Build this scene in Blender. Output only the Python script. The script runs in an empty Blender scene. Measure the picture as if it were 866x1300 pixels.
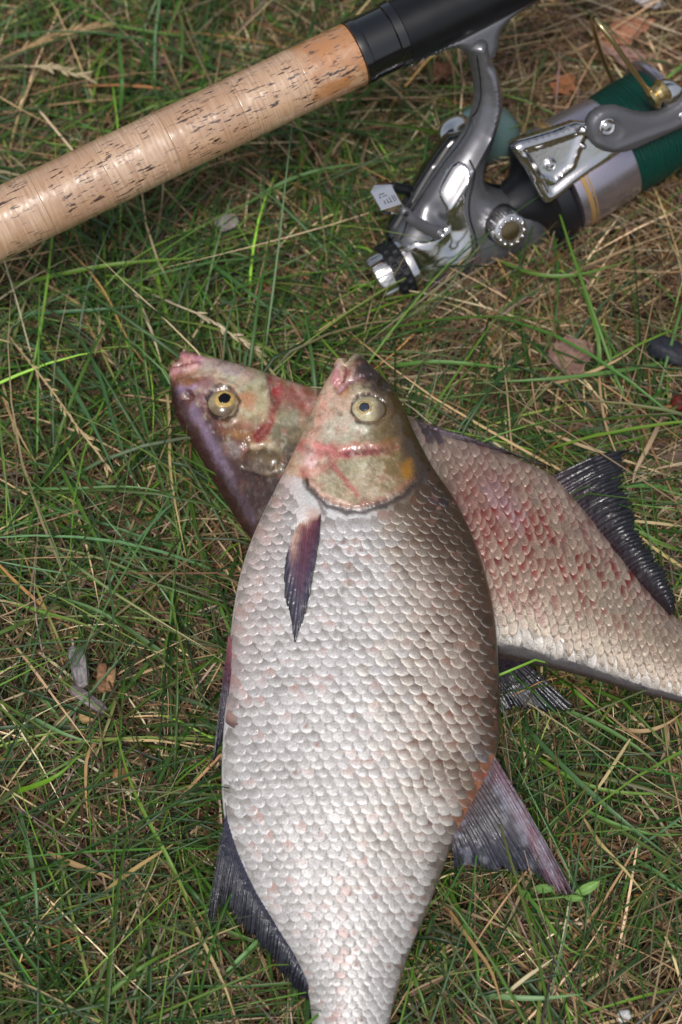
import bpy, math
import numpy as np
from mathutils import Vector, Matrix
from mathutils.geometry import delaunay_2d_cdt

# ------------------------------------------------------------------ camera, sky, sun, exposure
SC = bpy.context.scene
COL = SC.collection
TILT = math.radians(25.0)
LENS, PH, PW = 60.0, 1300.0, 866.0
FPX = LENS / 36.0 * PH
DIST = 0.00036 * FPX
TARGET = np.array([0.0, 0.0, 0.02])
CAM = TARGET + DIST * np.array([0.0, -math.sin(TILT), math.cos(TILT)])
C_R = np.array([1.0, 0, 0])
C_U = np.array([0, math.cos(TILT), math.sin(TILT)])
C_F = np.array([0, math.sin(TILT), -math.cos(TILT)])

cd = bpy.data.cameras.new('camera')
cam = bpy.data.objects.new('camera', cd)
COL.objects.link(cam)
cam.location = CAM
cam.rotation_euler = (TILT, 0, 0)
cd.sensor_fit = 'VERTICAL'
cd.sensor_height = 36.0
cd.lens = LENS
cd.clip_start = 0.01
cd.clip_end = 500
cd.dof.use_dof = True
cd.dof.focus_distance = 0.742
cd.dof.aperture_fstop = 7.5
SC.camera = cam

SUN_EL, SUN_AZ = math.radians(64), math.radians(192)      # azimuth measured from +Y towards +X
w = bpy.data.worlds.new('World')
SC.world = w
w.use_nodes = True
nt = w.node_tree
nt.nodes.clear()
sky = nt.nodes.new('ShaderNodeTexSky')
sky.sky_type = 'NISHITA'
sky.sun_disc = False
sky.sun_elevation = SUN_EL
sky.sun_rotation = SUN_AZ
sky.dust_density = 4.0
sky.ozone_density = 0.6
hs = nt.nodes.new('ShaderNodeHueSaturation')
hs.inputs['Saturation'].default_value = 0.55               # thin overcast: a greyer sky
bg = nt.nodes.new('ShaderNodeBackground')
bg.inputs['Strength'].default_value = 0.10
wo = nt.nodes.new('ShaderNodeOutputWorld')
nt.links.new(sky.outputs[0], hs.inputs['Color'])
nt.links.new(hs.outputs[0], bg.inputs['Color'])
nt.links.new(bg.outputs[0], wo.inputs['Surface'])

sl = bpy.data.lights.new('sun', 'SUN')
sl.energy = 1.5
sl.angle = math.radians(13)
sl.color = (1.0, 0.985, 0.965)
so = bpy.data.objects.new('sun', sl)
COL.objects.link(so)
sdir = Vector((math.cos(SUN_EL) * math.sin(SUN_AZ), math.cos(SUN_EL) * math.cos(SUN_AZ), math.sin(SUN_EL)))
so.rotation_euler = sdir.to_track_quat('Z', 'Y').to_euler()
so.location = (0, 0, 3)

SC.view_settings.view_transform = 'Standard'
SC.view_settings.look = 'None'
SC.view_settings.exposure = 0.2
SC.view_settings.gamma = 1.0
SC.render.engine = 'CYCLES'
SC.cycles.max_bounces = 8
SC.cycles.transparent_max_bounces = 8

# ------------------------------------------------------------------ helpers
RNG = np.random.default_rng(7)


def ray(px):
    px = np.asarray(px, float)
    x = (px[..., 0] - PW / 2) / FPX
    y = (PH / 2 - px[..., 1]) / FPX
    return x[..., None] * C_R + y[..., None] * C_U + C_F


def on_plane(px, p0, n):
    d = ray(px)
    t = ((p0 - CAM) @ n) / (d @ n)
    return CAM + d * t[..., None]


def on_z(px, z):
    d = ray(px)
    t = (np.asarray(z) - CAM[2]) / d[..., 2]
    return CAM + d * t[..., None]


def project(P):
    q = P - CAM
    zf = q @ C_F
    return np.stack([PW / 2 + FPX * (q @ C_R) / zf, PH / 2 - FPX * (q @ C_U) / zf], -1)


def mpp(P):
    return float((np.asarray(P) - CAM) @ C_F) / FPX          # metres covered by one photo pixel there


def lin(c):
    c = np.asarray(c, float) / 255.0
    return np.where(c <= 0.04045, c / 12.92, ((c + 0.055) / 1.055) ** 2.4)


def sstep(a, b, x):
    t = np.clip((x - a) / (b - a), 0, 1)
    return t * t * (3 - 2 * t)


def hash2(i, j, seed):
    h = (i.astype(np.int64) * 374761393 + j.astype(np.int64) * 668265263 + seed * 974634777) & 0xFFFFFFFF
    h = ((h ^ (h >> 13)) * 1274126177) & 0xFFFFFFFF
    h = h ^ (h >> 16)
    return (h & 0xFFFF) / 65535.0


def vnoise(x, y, seed=0):
    i, j = np.floor(x), np.floor(y)
    f, g = x - i, y - j
    f, g = f * f * (3 - 2 * f), g * g * (3 - 2 * g)
    i, j = i.astype(np.int64), j.astype(np.int64)
    a, b = hash2(i, j, seed), hash2(i + 1, j, seed)
    c, d = hash2(i, j + 1, seed), hash2(i + 1, j + 1, seed)
    return (a * (1 - f) + b * f) * (1 - g) + (c * (1 - f) + d * f) * g


def fbm(x, y, seed=0, o=4):
    s, a, tot = 0, 1.0, 0
    for k in range(o):
        s = s + a * vnoise(x * 2 ** k, y * 2 ** k, seed + k * 17)
        tot += a
        a *= 0.55
    return s / tot * 2 - 1                                   # about -1..1


def dist_poly(p, pts, closed=False):
    pts = np.asarray(pts, float)
    if closed:
        pts = np.vstack([pts, pts[:1]])
    best = np.full(p.shape[:-1], 1e9)
    for a, b in zip(pts[:-1], pts[1:]):
        ab = b - a
        t = np.clip(((p - a) @ ab) / max(ab @ ab, 1e-12), 0, 1)
        d = np.linalg.norm(p - a - t[..., None] * ab, axis=-1)
        best = np.minimum(best, d)
    return best


def inside(p, poly):
    poly = np.asarray(poly, float)
    x, y = p[..., 0], p[..., 1]
    r = np.zeros(x.shape, bool)
    n = len(poly)
    for i in range(n):
        x0, y0 = poly[i]
        x1, y1 = poly[(i + 1) % n]
        c = (y0 > y) != (y1 > y)
        if y1 != y0:
            r ^= c & (x < (x1 - x0) * (y - y0) / (y1 - y0) + x0)
    return r


def chaikin(pts, k=2, closed=False):
    p = np.asarray(pts, float)
    for _ in range(k):
        if closed:
            q = np.roll(p, -1, 0)
            p = np.stack([p * .75 + q * .25, p * .25 + q * .75], 1).reshape(-1, p.shape[1])
        else:
            a, b = p[:-1], p[1:]
            m = np.stack([a * .75 + b * .25, a * .25 + b * .75], 1).reshape(-1, p.shape[1])
            p = np.vstack([p[:1], m, p[-1:]])
    return p


def poly_at(pts, u):
    pts = np.asarray(pts, float)
    s = np.r_[0, np.cumsum(np.linalg.norm(np.diff(pts, axis=0), axis=1))]
    s /= s[-1]
    return np.stack([np.interp(u, s, pts[:, k]) for k in range(pts.shape[1])], -1)


def mk(name, V, F, mat, parent=None, col=None, smooth=True, sharp=None):
    """One mesh object. V (n,3), F list or (m,3/4) array, col (n,3) vertex albedo."""
    me = bpy.data.meshes.new(name)
    V = np.asarray(V, float)
    if isinstance(F, np.ndarray):
        k = F.shape[1]
        me.vertices.add(len(V))
        me.vertices.foreach_set('co', V.ravel())
        me.loops.add(F.size)
        me.loops.foreach_set('vertex_index', F.ravel().astype(np.int32))
        me.polygons.add(len(F))
        me.polygons.foreach_set('loop_start', np.arange(0, F.size, k, dtype=np.int32))
        me.update(calc_edges=True)
        me.validate()
    else:
        me.from_pydata(V.tolist(), [], [list(map(int, f)) for f in F])
    if col is not None:
        at = me.color_attributes.new('albedo', 'FLOAT_COLOR', 'POINT')
        c = np.ones((len(V), 4))
        c[:, :3] = col
        at.data.foreach_set('color', c.ravel())
    if smooth:
        me.polygons.foreach_set('use_smooth', np.ones(len(me.polygons), bool))
    if sharp:
        try:
            me.set_sharp_from_angle(angle=math.radians(sharp))
        except Exception:
            pass
    if mat:
        me.materials.append(mat)
    o = bpy.data.objects.new(name, me)
    COL.objects.link(o)
    if parent is not None:
        attach(o, parent)
    return o


def attach(o, parent):
    o.parent = parent
    loc = Vector(parent.location) if parent.parent is None else Vector(parent.parent.location)
    if parent.parent is None:
        o.matrix_parent_inverse = Matrix.Translation(-loc)


def root(name, loc, label, cat, group=None):
    o = bpy.data.objects.new(name, None)
    o.empty_display_size = 0.02
    COL.objects.link(o)
    o.location = loc
    tag(o, label, cat, group)
    return o


def tag(o, label, cat, group=None):
    o['label'] = label
    o['category'] = cat
    if group:
        o['group'] = group


def grid_faces(n, m, wrap=False, off=0):
    i = np.arange(n - 1)[:, None]
    j = np.arange(m if wrap else m - 1)[None, :]
    j2 = (j + 1) % m
    f = np.stack([i * m + j + 0 * j, i * m + j2, (i + 1) * m + j2, (i + 1) * m + j], -1)
    return f.reshape(-1, 4) + off


def material(name, color=None, attr=False, rough=0.5, metal=0.0, spec=0.5, coat=0.0, coat_rough=0.05,
             bump=None, noise=None, transl=0.0, sss=0.0, rough_noise=None):
    """bump=(scale, distance, strength); noise=(scale, amount) albedo variation; metres in object space"""
    m = bpy.data.materials.new(name)
    m.use_nodes = True
    t = m.node_tree
    b = t.nodes['Principled BSDF']
    b.inputs['Roughness'].default_value = rough
    b.inputs['Metallic'].default_value = metal
    b.inputs['Specular IOR Level'].default_value = spec
    b.inputs['Coat Weight'].default_value = coat
    b.inputs['Coat Roughness'].default_value = coat_rough
    if sss:
        b.inputs['Subsurface Weight'].default_value = sss
        b.inputs['Subsurface Radius'].default_value = (1, .4, .3)
        b.inputs['Subsurface Scale'].default_value = 0.004
    tc = t.nodes.new('ShaderNodeTexCoord')
    if attr:
        a = t.nodes.new('ShaderNodeVertexColor')
        a.layer_name = 'albedo'
        src = a.outputs['Color']
    else:
        r = t.nodes.new('ShaderNodeRGB')
        r.outputs[0].default_value = (*color, 1)
        src = r.outputs[0]
    if noise:
        n = t.nodes.new('ShaderNodeTexNoise')
        n.inputs['Scale'].default_value = noise[0]
        n.inputs['Detail'].default_value = 6
        t.links.new(tc.outputs['Object'], n.inputs['Vector'])
        mr = t.nodes.new('ShaderNodeMapRange')
        mr.inputs['From Min'].default_value = 0.25
        mr.inputs['From Max'].default_value = 0.75
        mr.inputs['To Min'].default_value = 1 - noise[1]
        mr.inputs['To Max'].default_value = 1 + noise[1]
        t.links.new(n.outputs['Fac'], mr.inputs['Value'])
        vm = t.nodes.new('ShaderNodeVectorMath')
        vm.operation = 'SCALE'
        t.links.new(src, vm.inputs[0])
        t.links.new(mr.outputs[0], vm.inputs['Scale'])
        src = vm.outputs[0]
    t.links.new(src, b.inputs['Base Color'])
    if rough_noise:
        n = t.nodes.new('ShaderNodeTexNoise')
        n.inputs['Scale'].default_value = rough_noise[0]
        n.inputs['Detail'].default_value = 4
        t.links.new(tc.outputs['Object'], n.inputs['Vector'])
        mr = t.nodes.new('ShaderNodeMapRange')
        mr.inputs['From Min'].default_value = 0.3
        mr.inputs['From Max'].default_value = 0.7
        mr.inputs['To Min'].default_value = rough_noise[1]
        mr.inputs['To Max'].default_value = rough_noise[2]
        t.links.new(n.outputs['Fac'], mr.inputs['Value'])
        t.links.new(mr.outputs[0], b.inputs['Roughness'])
    if bump:
        n = t.nodes.new('ShaderNodeTexNoise')
        n.inputs['Scale'].default_value = bump[0]
        n.inputs['Detail'].default_value = 5
        t.links.new(tc.outputs['Object'], n.inputs['Vector'])
        bp = t.nodes.new('ShaderNodeBump')
        bp.inputs['Distance'].default_value = bump[1]
        bp.inputs['Strength'].default_value = bump[2]
        t.links.new(n.outputs['Fac'], bp.inputs['Height'])
        t.links.new(bp.outputs[0], b.inputs['Normal'])
        t.links.new(bp.outputs[0], b.inputs['Coat Normal'])
    if transl:
        tr = t.nodes.new('ShaderNodeBsdfTranslucent')
        t.links.new(src, tr.inputs['Color'])
        mx = t.nodes.new('ShaderNodeMixShader')
        mx.inputs[0].default_value = transl
        t.links.new(b.outputs[0], mx.inputs[1])
        t.links.new(tr.outputs[0], mx.inputs[2])
        t.links.new(mx.outputs[0], t.nodes['Material Output'].inputs['Surface'])
    return m


M = {}
M['soil'] = material('soil', lin((46, 38, 32)), rough=0.95, spec=0.2, noise=(90, .55), bump=(220, .003, .9))
M['green'] = material('grass_blade', attr=True, rough=0.42, spec=0.45, transl=0.22)
M['straw'] = material('dry_straw', attr=True, rough=0.7, spec=0.25, transl=0.12)
M['skin'] = material('fish_skin', attr=True, rough=0.34, spec=0.5, coat=0.75, coat_rough=0.09, sss=0.08,
                     noise=(1000, .2), bump=(700, .0004, .22), rough_noise=(300, .2, .42))
M['scale'] = material('fish_scale', attr=True, rough=0.38, spec=0.5, metal=0.16, coat=0.5, coat_rough=0.12,
                      noise=(1500, .3), bump=(1500, .0005, .45), rough_noise=(500, .3, .5))
M['fin'] = material('fin_membrane', attr=True, rough=0.36, spec=0.45, coat=0.8, coat_rough=0.08, noise=(500, .3),
                    bump=(420, .0010, .5), rough_noise=(260, .2, .6), transl=.08)
M['eye'] = material('eye_globe', attr=True, rough=0.2, spec=0.6, coat=0.5, coat_rough=0.04, noise=(800, .2))
M['cork'] = None
M['black_gloss'] = material('black_lacquer', lin((14, 15, 18)), rough=0.12, spec=0.5, coat=1, coat_rough=0.03, rough_noise=(60, .08, .2))
M['black_matt'] = material('black_rubberised', lin((17, 18, 21)), rough=0.34, spec=0.45, bump=(2500, .0002, .2), rough_noise=(120, .3, .42))
M['rubber'] = material('black_rubber', lin((22, 23, 27)), rough=0.5, spec=0.4)
M['graphite'] = material('graphite_paint', lin((114, 114, 118)), rough=0.26, metal=0.6, spec=0.5, coat=0.3, coat_rough=0.15, noise=(1800, .08), rough_noise=(90, .22, .34))
M['dark_plastic'] = material('dark_grey_plastic', lin((30, 31, 35)), rough=0.38, metal=0.2, spec=0.5, rough_noise=(150, .3, .48))
M['arm_grey'] = material('bail_arm_paint', lin((98, 98, 102)), rough=0.36, metal=0.4, spec=0.5, rough_noise=(150, .3, .45))
M['chrome'] = material('chrome', lin((224, 222, 222)), rough=0.08, metal=1.0, rough_noise=(140, .05, .16), bump=(60, .0012, .35))
M['lilac'] = material('anodised_lilac', lin((188, 180, 192)), rough=0.26, metal=0.9, rough_noise=(80, .2, .32))
M['gold'] = material('gold_wire', lin((198, 178, 130)), rough=0.25, metal=0.9)
M['goldband'] = material('gold_print', lin((186, 150, 96)), rough=0.4, metal=0.5)
M['brass'] = material('dull_brass', lin((128, 112, 84)), rough=0.25, metal=0.9)
M['line'] = material('green_line', lin((10, 66, 56)), rough=0.4, spec=0.5, noise=(1200, .5), transl=0.1)
M['teal'] = material('teal_knob', lin((92, 118, 116)), rough=0.35, spec=0.5, noise=(80, .2))
M['debris'] = material('plant_debris', attr=True, rough=0.75, spec=0.3, noise=(400, .3), bump=(500, .001, .6))
M['stone'] = material('stone', attr=True, rough=0.6, spec=0.4, noise=(500, .35), bump=(400, .001, .6))

# ------------------------------------------------------------------ where the fish lie
Z2 = 0.021                                                   # mid-plane of the lower fish
F2_P0, F2_N = np.array([0, 0, Z2]), np.array([0, 0, 1.0])
_ya, _yb = on_z((450, 620), 0.054)[1], on_z((450, 1300), 0.016)[1]
_sl = (0.054 - 0.016) / (_ya - _yb)
F1_N = np.array([0, -_sl, 1.0]) / math.hypot(_sl, 1)
F1_P0 = on_z((450, 620), 0.054)

F1_BELLY = [(424, 463), (415, 480), (405, 500), (393, 530), (380, 560), (365, 590), (350, 620), (332, 655), (315, 695), (303, 735),
            (296, 775), (291, 815), (288, 860), (285, 905), (282, 950), (281, 990), (283, 1030), (290, 1060), (305, 1100), (325, 1140),
            (350, 1180), (375, 1220), (391, 1255), (396, 1290), (397, 1340), (392, 1400), (388, 1430)]
F1_BACK = [(462, 454), (476, 468), (495, 487), (512, 515), (524, 545), (538, 572), (552, 598), (573, 625), (592, 660), (608, 700),
           (620, 740), (628, 780), (632, 820), (634, 860), (635, 900), (635, 935), (628, 968), (612, 1000), (590, 1040), (575, 1070),
           (560, 1110), (545, 1150), (528, 1190), (512, 1230), (500, 1270), (493, 1310), (490, 1350), (492, 1400), (496, 1430)]
F2_BELLY = [(246, 447), (290, 459), (330, 470), (365, 483), (400, 493), (440, 505), (480, 515), (520, 528), (560, 543), (600, 560),
            (640, 575), (680, 592), (705, 605), (740, 645), (775, 690), (805, 730), (835, 765), (866, 790), (900, 812), (950, 845), (985, 862)]
F2_BACK = [(207, 478), (212, 505), (222, 530), (240, 557), (262, 595), (282, 630), (300, 660), (318, 684), (345, 725), (390, 770),
           (450, 805), (520, 825), (580, 831), (640, 836), (700, 848), (760, 864), (810, 880), (866, 893), (900, 905), (945, 930), (960, 948)]


class Fish:
    """A lofted bream: belly and back curves in the fish's own plane, thickness along the axis, relief on top."""

    def __init__(s, belly, back, a0, a1, p0, n, thick, prof=(2.0, 0.68)):
        s.p0, s.n = p0, n
        s.a0 = np.array(a0, float)
        s.ax = np.array(a1, float) - s.a0
        s.L = np.linalg.norm(s.ax)
        s.ax /= s.L
        s.pe = np.array([-s.ax[1], s.ax[0]])
        bl, bk = chaikin(belly, 2), chaikin(back, 2)
        s.bl, s.bk = bl, bk
        q = [(p - s.a0) for p in (bl, bk)]
        s.bs, s.bv = q[0] @ s.ax, q[0] @ s.pe
        s.ks, s.kv = q[1] @ s.ax, q[1] @ s.pe
        s.thick = np.array(thick, float)
        s.prof = prof
        s.relief = lambda ph: 0.0
        s.s0 = 0.0

    def edges(s, a):
        return np.interp(a, s.bs, s.bv), np.interp(a, s.ks, s.kv)

    def base_h(s, a, t):
        th = np.interp(a / s.L, s.thick[:, 0], s.thick[:, 1])
        return th * np.clip(1 - np.abs(t) ** s.prof[0], 0, 1) ** s.prof[1]

    def st(s, p2):
        d = p2 - s.a0
        a = d @ s.ax
        v = d @ s.pe
        b, k = s.edges(a)
        t = (v - (b + k) / 2) / ((k - b) / 2 + 1e-9)
        return a, t

    def plane(s, p2):
        return on_plane(p2, s.p0, s.n)

    def surf(s, p2, extra=0.0, relief=True):
        a, t = s.st(p2)
        h = s.base_h(a, np.clip(t, -1, 1))
        P = s.plane(p2)
        q = P + s.n * h[..., None]
        if relief:
            ph = project(q)
            q = q + s.n * (s.relief(ph) * sstep(1.0, 0.9, np.abs(t)) + extra)[..., None]
        return q

    def find(s, px):
        """fish-plane pixel whose surface point is seen at photo pixel px"""
        p = np.array(px, float)
        for _ in range(12):
            p = p + (np.array(px) - project(s.surf(p[None], relief=False))[0])
        return p

    def body_grid(s, ns, ntop, nbot, endcurve):
        u = np.linspace(0, 1, ns) ** 1.25
        amax = min(s.bs[-1], s.ks[-1])
        tt = np.sin(np.linspace(-math.pi / 2, math.pi / 2, ntop))
        tt = 0.55 * tt + 0.45 * np.linspace(-1, 1, ntop)
        tb = np.sin(np.linspace(math.pi / 2, -math.pi / 2, nbot))[1:-1]
        t = np.r_[tt, tb]
        side = np.r_[np.ones(ntop), -np.ones(nbot - 2)]
        A, T = np.meshgrid(u * amax, t, indexing='ij')
        B, K = s.edges(A)
        Vv = (B + K) / 2 + T * (K - B) / 2
        A2 = A + endcurve(T) * np.exp(-A / 16.0)
        p2 = s.a0 + A2[..., None] * s.ax + Vv[..., None] * s.pe
        h = s.base_h(A, T)
        P = s.plane(p2)
        top = P + s.n * h[..., None]
        ph = project(top)
        rel = s.relief(ph) * sstep(1.0, 0.9, np.abs(T)) * sstep(0, 6, A)
        out = P + s.n * (side * (h + rel))[..., None]
        return out, ph, p2, A, T, side


def warp(ph):
    x, y = ph[..., 0], ph[..., 1]
    wx = 4.0 * fbm(x / 16, y / 16, 201) + 2.2 * fbm(x / 5, y / 5, 205)
    wy = 4.0 * fbm(x / 16, y / 16, 211) + 2.2 * fbm(x / 5, y / 5, 215)
    return ph + np.stack([wx, wy], -1)


class Paint:
    def __init__(s, ph, base):
        s.p = warp(ph)
        s.c = np.broadcast_to(lin(base), ph.shape[:-1] + (3,)).copy()
        x, y = ph[..., 0], ph[..., 1]
        s.n1 = fbm(x / 22, y / 22, 3)
        s.n2 = fbm(x / 6, y / 6, 9)

    def mix(s, w, col):
        w = np.clip(w, 0, 1)[..., None]
        s.c = s.c * (1 - w) + lin(col) * w

    def blob(s, cx, cy, rx, ry, rot, col, al=1.0, soft=0.5, nz=0.35):
        d = s.p - np.array([cx, cy])
        c, q = math.cos(math.radians(rot)), math.sin(math.radians(rot))
        a = (d[..., 0] * c + d[..., 1] * q) / rx
        b = (-d[..., 0] * q + d[..., 1] * c) / ry
        r = np.sqrt(a * a + b * b) + nz * (0.7 * s.n1 + 0.5 * s.n2)
        s.mix(al * (1 - sstep(1 - soft, 1 + soft, r)), col)

    def mottle(s, al=1.0):
        x, y = s.p[..., 0], s.p[..., 1]
        f = fbm(x / 13, y / 13, 71)
        g_ = fbm(x / 9, y / 9, 77)
        h = fbm(x / 3.2, y / 3.2, 83)
        s.mix(al * .42 * sstep(.05, .45, f + .25 * h), (112, 92, 62))
        s.mix(al * .35 * sstep(.12, .5, g_ + .2 * h), (206, 200, 184))
        s.mix(al * .32 * sstep(.08, .5, fbm(x / 11, y / 11, 91) + .2 * h), (196, 138, 124))
        s.mix(al * .25 * sstep(.34, .55, h + .25 * f), (106, 86, 62))
        s.mix(al * .3 * sstep(.34, .55, -h + .2 * g_), (222, 216, 206))  # pale specks painted in as wet glints

    def stroke(s, pts, wd, col, al=1.0, soft=0.6, nz=0.3):
        d = dist_poly(s.p, chaikin(pts, 2)) / wd + nz * (0.6 * s.n1 + 0.6 * s.n2)
        s.mix(al * (1 - sstep(1 - soft, 1 + soft, d)), col)


def ridge(ph, pts, wd, amp):
    d = dist_poly(ph, chaikin(pts, 2)) / wd
    return amp * np.exp(-d * d)


def side_of(ph, pts):
    """signed distance to an open polyline (positive on its left-hand side when walking it, image coords)"""
    pts = chaikin(pts, 2)
    best = np.full(ph.shape[:-1], 1e9)
    sg = np.zeros(ph.shape[:-1])
    for a, b in zip(pts[:-1], pts[1:]):
        ab = b - a
        t = np.clip(((ph - a) @ ab) / (ab @ ab), 0, 1)
        v = ph - a - t[..., None] * ab
        d = np.linalg.norm(v, axis=-1)
        c = ab[0] * v[..., 1] - ab[1] * v[..., 0]
        m = d < best
        best = np.where(m, d, best)
        sg = np.where(m, np.sign(c), sg)
    return best * sg


fish1 = Fish(F1_BELLY, F1_BACK, (440, 455), (445, 1420), F1_P0, F1_N,
             [(0, .0030), (.015, .0062), (.05, .0095), (.1, .0130), (.18, .0165), (.3, .0185), (.45, .0190), (.6, .0165), (.75, .0120), (.88, .0085), (1, .0055)])
fish2 = Fish(F2_BELLY, F2_BACK, (226, 462), (965, 896), F2_P0, F2_N,
             [(0, .0032), (.02, .0075), (.06, .0115), (.12, .0150), (.22, .0175), (.35, .0180), (.5, .0170), (.65, .0140), (.8, .0100), (.92, .0070), (1, .005)])

# ---- head anatomy of the upper fish (photo pixels)
G1_EDGE = [(384, 602), (395, 620), (412, 634), (440, 645), (470, 643), (498, 632), (526, 610), (548, 585)]
G1_CREASE = [(380, 566), (400, 570), (430, 573), (465, 573), (500, 567), (512, 562)]
EYE1 = (468, 519)


def relief1(ph):
    ph = .4 * ph + .6 * warp(ph)
    x, y = ph[..., 0], ph[..., 1]
    r = 0.0
    sg = side_of(ph, G1_EDGE)                                # gill cover stands proud of the shoulder behind it
    near = sstep(370, 392, x) * sstep(560, 545, x) * sstep(540, 590, y)
    r = r + near * np.where(sg < 0, 0.0014 * np.exp(sg / 22.0), -0.0010 * np.exp(-sg / 7.0))
    r = r - ridge(ph, G1_CREASE, 4.5, .0006) + ridge(ph, [(p[0], p[1] - 9) for p in G1_CREASE], 7, .0006)
    r = r - ridge(ph, [(420, 588), (436, 606), (452, 628)], 5, .0003)
    r = r + ridge(ph, [(395, 583), (400, 588)], 14, .0012)
    d = np.hypot((x - EYE1[0]) / 25, (y - EYE1[1]) / 20)
    r = r + 0.0009 * np.exp(-((d - 1.2) / .22) ** 2) * (1 + .6 * fbm(x / 9, y / 9, 33)) - 0.0035 * np.exp(-(d / .75) ** 4)
    r = r - ridge(ph, [(437, 466), (440, 474), (436, 483), (428, 490)], 3.6, .0018)          # gape of the mouth
    r = r + ridge(ph, [(447, 472), (456, 461), (464, 458)], 5, .0016) + ridge(ph, [(424, 468), (424, 478)], 5, .0013)
    r = r - ridge(ph, [(432, 496), (448, 481), (470, 476)], 3.4, .0012)
    r = r - ridge(ph, [(486, 487), (490, 490)], 4.5, .0016) + ridge(ph, [(478, 484), (481, 492)], 4, .0007)
    hd = sstep(655, 620, y)
    r = r + hd * (0.0003 * fbm(x / 14, y / 14, 31) + .00010 * fbm(x / 4, y / 4, 35))
    r = r + (1 - hd) * .0003 * fbm(x / 30, y / 30, 37)
    r = r - ridge(ph, [(444, 700), (436, 760), (428, 830), (432, 880), (440, 930)], 3, .0003)
    r = r + .0024 * np.exp(-(dist_poly(ph, [(386, 654), (374, 674)]) / 15) ** 2)
    # scar and raw patches on the flank
    r = r + .0009 * np.exp(-(np.hypot((x - 482) / 16, (y - 889) / 9)) ** 2)
    return r


fish1.relief = relief1

EYE2 = (283, 511)
G2_CHEEK = [(338, 478), (343, 500), (341, 525), (330, 548), (312, 561)]
G2_EDGE = [(352, 478), (372, 500), (388, 530), (390, 560), (376, 590), (350, 605), (325, 598)]


def relief2(ph):
    ph = .4 * ph + .6 * warp(ph)
    x, y = ph[..., 0], ph[..., 1]
    r = 0.0
    sg = side_of(ph, G2_CHEEK)
    near = sstep(470, 490, y) * sstep(290, 315, x)
    r = r + near * np.where(sg > 0, 0.0014 * np.exp(-sg / 16.0), -.0006 * np.exp(sg / 6.0))
    r = r - ridge(ph, [(350, 482), (350, 510), (345, 535), (326, 556)], 4, .0010)
    r = r + ridge(ph, [(362, 530), (366, 552)], 16, .0011)
    r = r + ridge(ph, [(322, 582), (346, 584)], 11, .0022) - ridge(ph, [(310, 572), (330, 566), (352, 572)], 4, .0012)
    r = r - ridge(ph, [(312, 594), (335, 602), (358, 596)], 4, .0012)
    d = np.hypot((x - EYE2[0]) / 21, (y - EYE2[1]) / 21)
    r = r + 0.0008 * np.exp(-((d - 1.2) / .22) ** 2) * (1 + .6 * fbm(x / 9, y / 9, 43)) - 0.0035 * np.exp(-(d / .75) ** 4)
    dn = np.hypot(x - 240, y - 504) / 8
    r = r - .0022 * np.exp(-(dn / .6) ** 2) + .0004 * np.exp(-((dn - 1) / .35) ** 2)
    r = r - ridge(ph, [(218, 466), (236, 460), (252, 456)], 2.6, .0017)                       # mouth slit
    r = r + ridge(ph, [(228, 452), (246, 451)], 4, .0014) + ridge(ph, [(216, 470), (234, 466), (250, 461)], 3.5, .0011)
    r = r - ridge(ph, [(256, 458), (246, 472), (222, 480)], 3, .0007)
    hd = sstep(420, 380, x)
    r = r + hd * (0.0004 * fbm(x / 14, y / 14, 41) + .00014 * fbm(x / 4, y / 4, 45))
    rough = sstep(0.35, 0.1, np.abs(dist_poly(ph, [(262, 560), (300, 610), (330, 660)]) / 60))
    r = r + rough * .0005 * fbm(x / 4, y / 4, 48)
    return r


fish2.relief = relief2

# ------------------------------------------------------------------ ground
F1_OUT = np.vstack([fish1.bl, fish1.bk[::-1]])
F2_OUT = np.vstack([fish2.bl, fish2.bk[::-1]])


def ground_z(x, y):
    return 0.0022 * fbm(x / .06, y / .06, 51) + .0014 * fbm(x / .014, y / .014, 55) - .002


g = np.sinh(np.linspace(-9.2, 9.2, 361)) / np.sinh(9.2)
gx = g * 40 + 0.0
lin_part = np.linspace(-0.45, 0.45, 361)
gx = np.where(np.abs(g * 40) < 0.45, g * 40, g * 40)
gx = np.sort(np.unique(np.r_[np.linspace(-.5, .5, 300), np.sign(np.linspace(-1, 1, 60)) * (0.5 + 40 * np.abs(np.linspace(-1, 1, 60)) ** 4)]))
X, Y = np.meshgrid(gx, gx, indexing='ij')
V = np.stack([X, Y, ground_z(X, Y)], -1).reshape(-1, 3)
go = mk('ground', V, grid_faces(len(gx), len(gx))[:, ::-1], M['soil'])
go['kind'] = 'structure'

# ------------------------------------------------------------------ grass


def world_outline(f, px, shrink=1.0):
    c = px.mean(0)
    P = f.plane(c + (px - c) * shrink)
    return P[:, :2]


FISH_XY = [world_outline(fish1, F1_OUT, .97), world_outline(fish2, F2_OUT, .97)]


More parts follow.
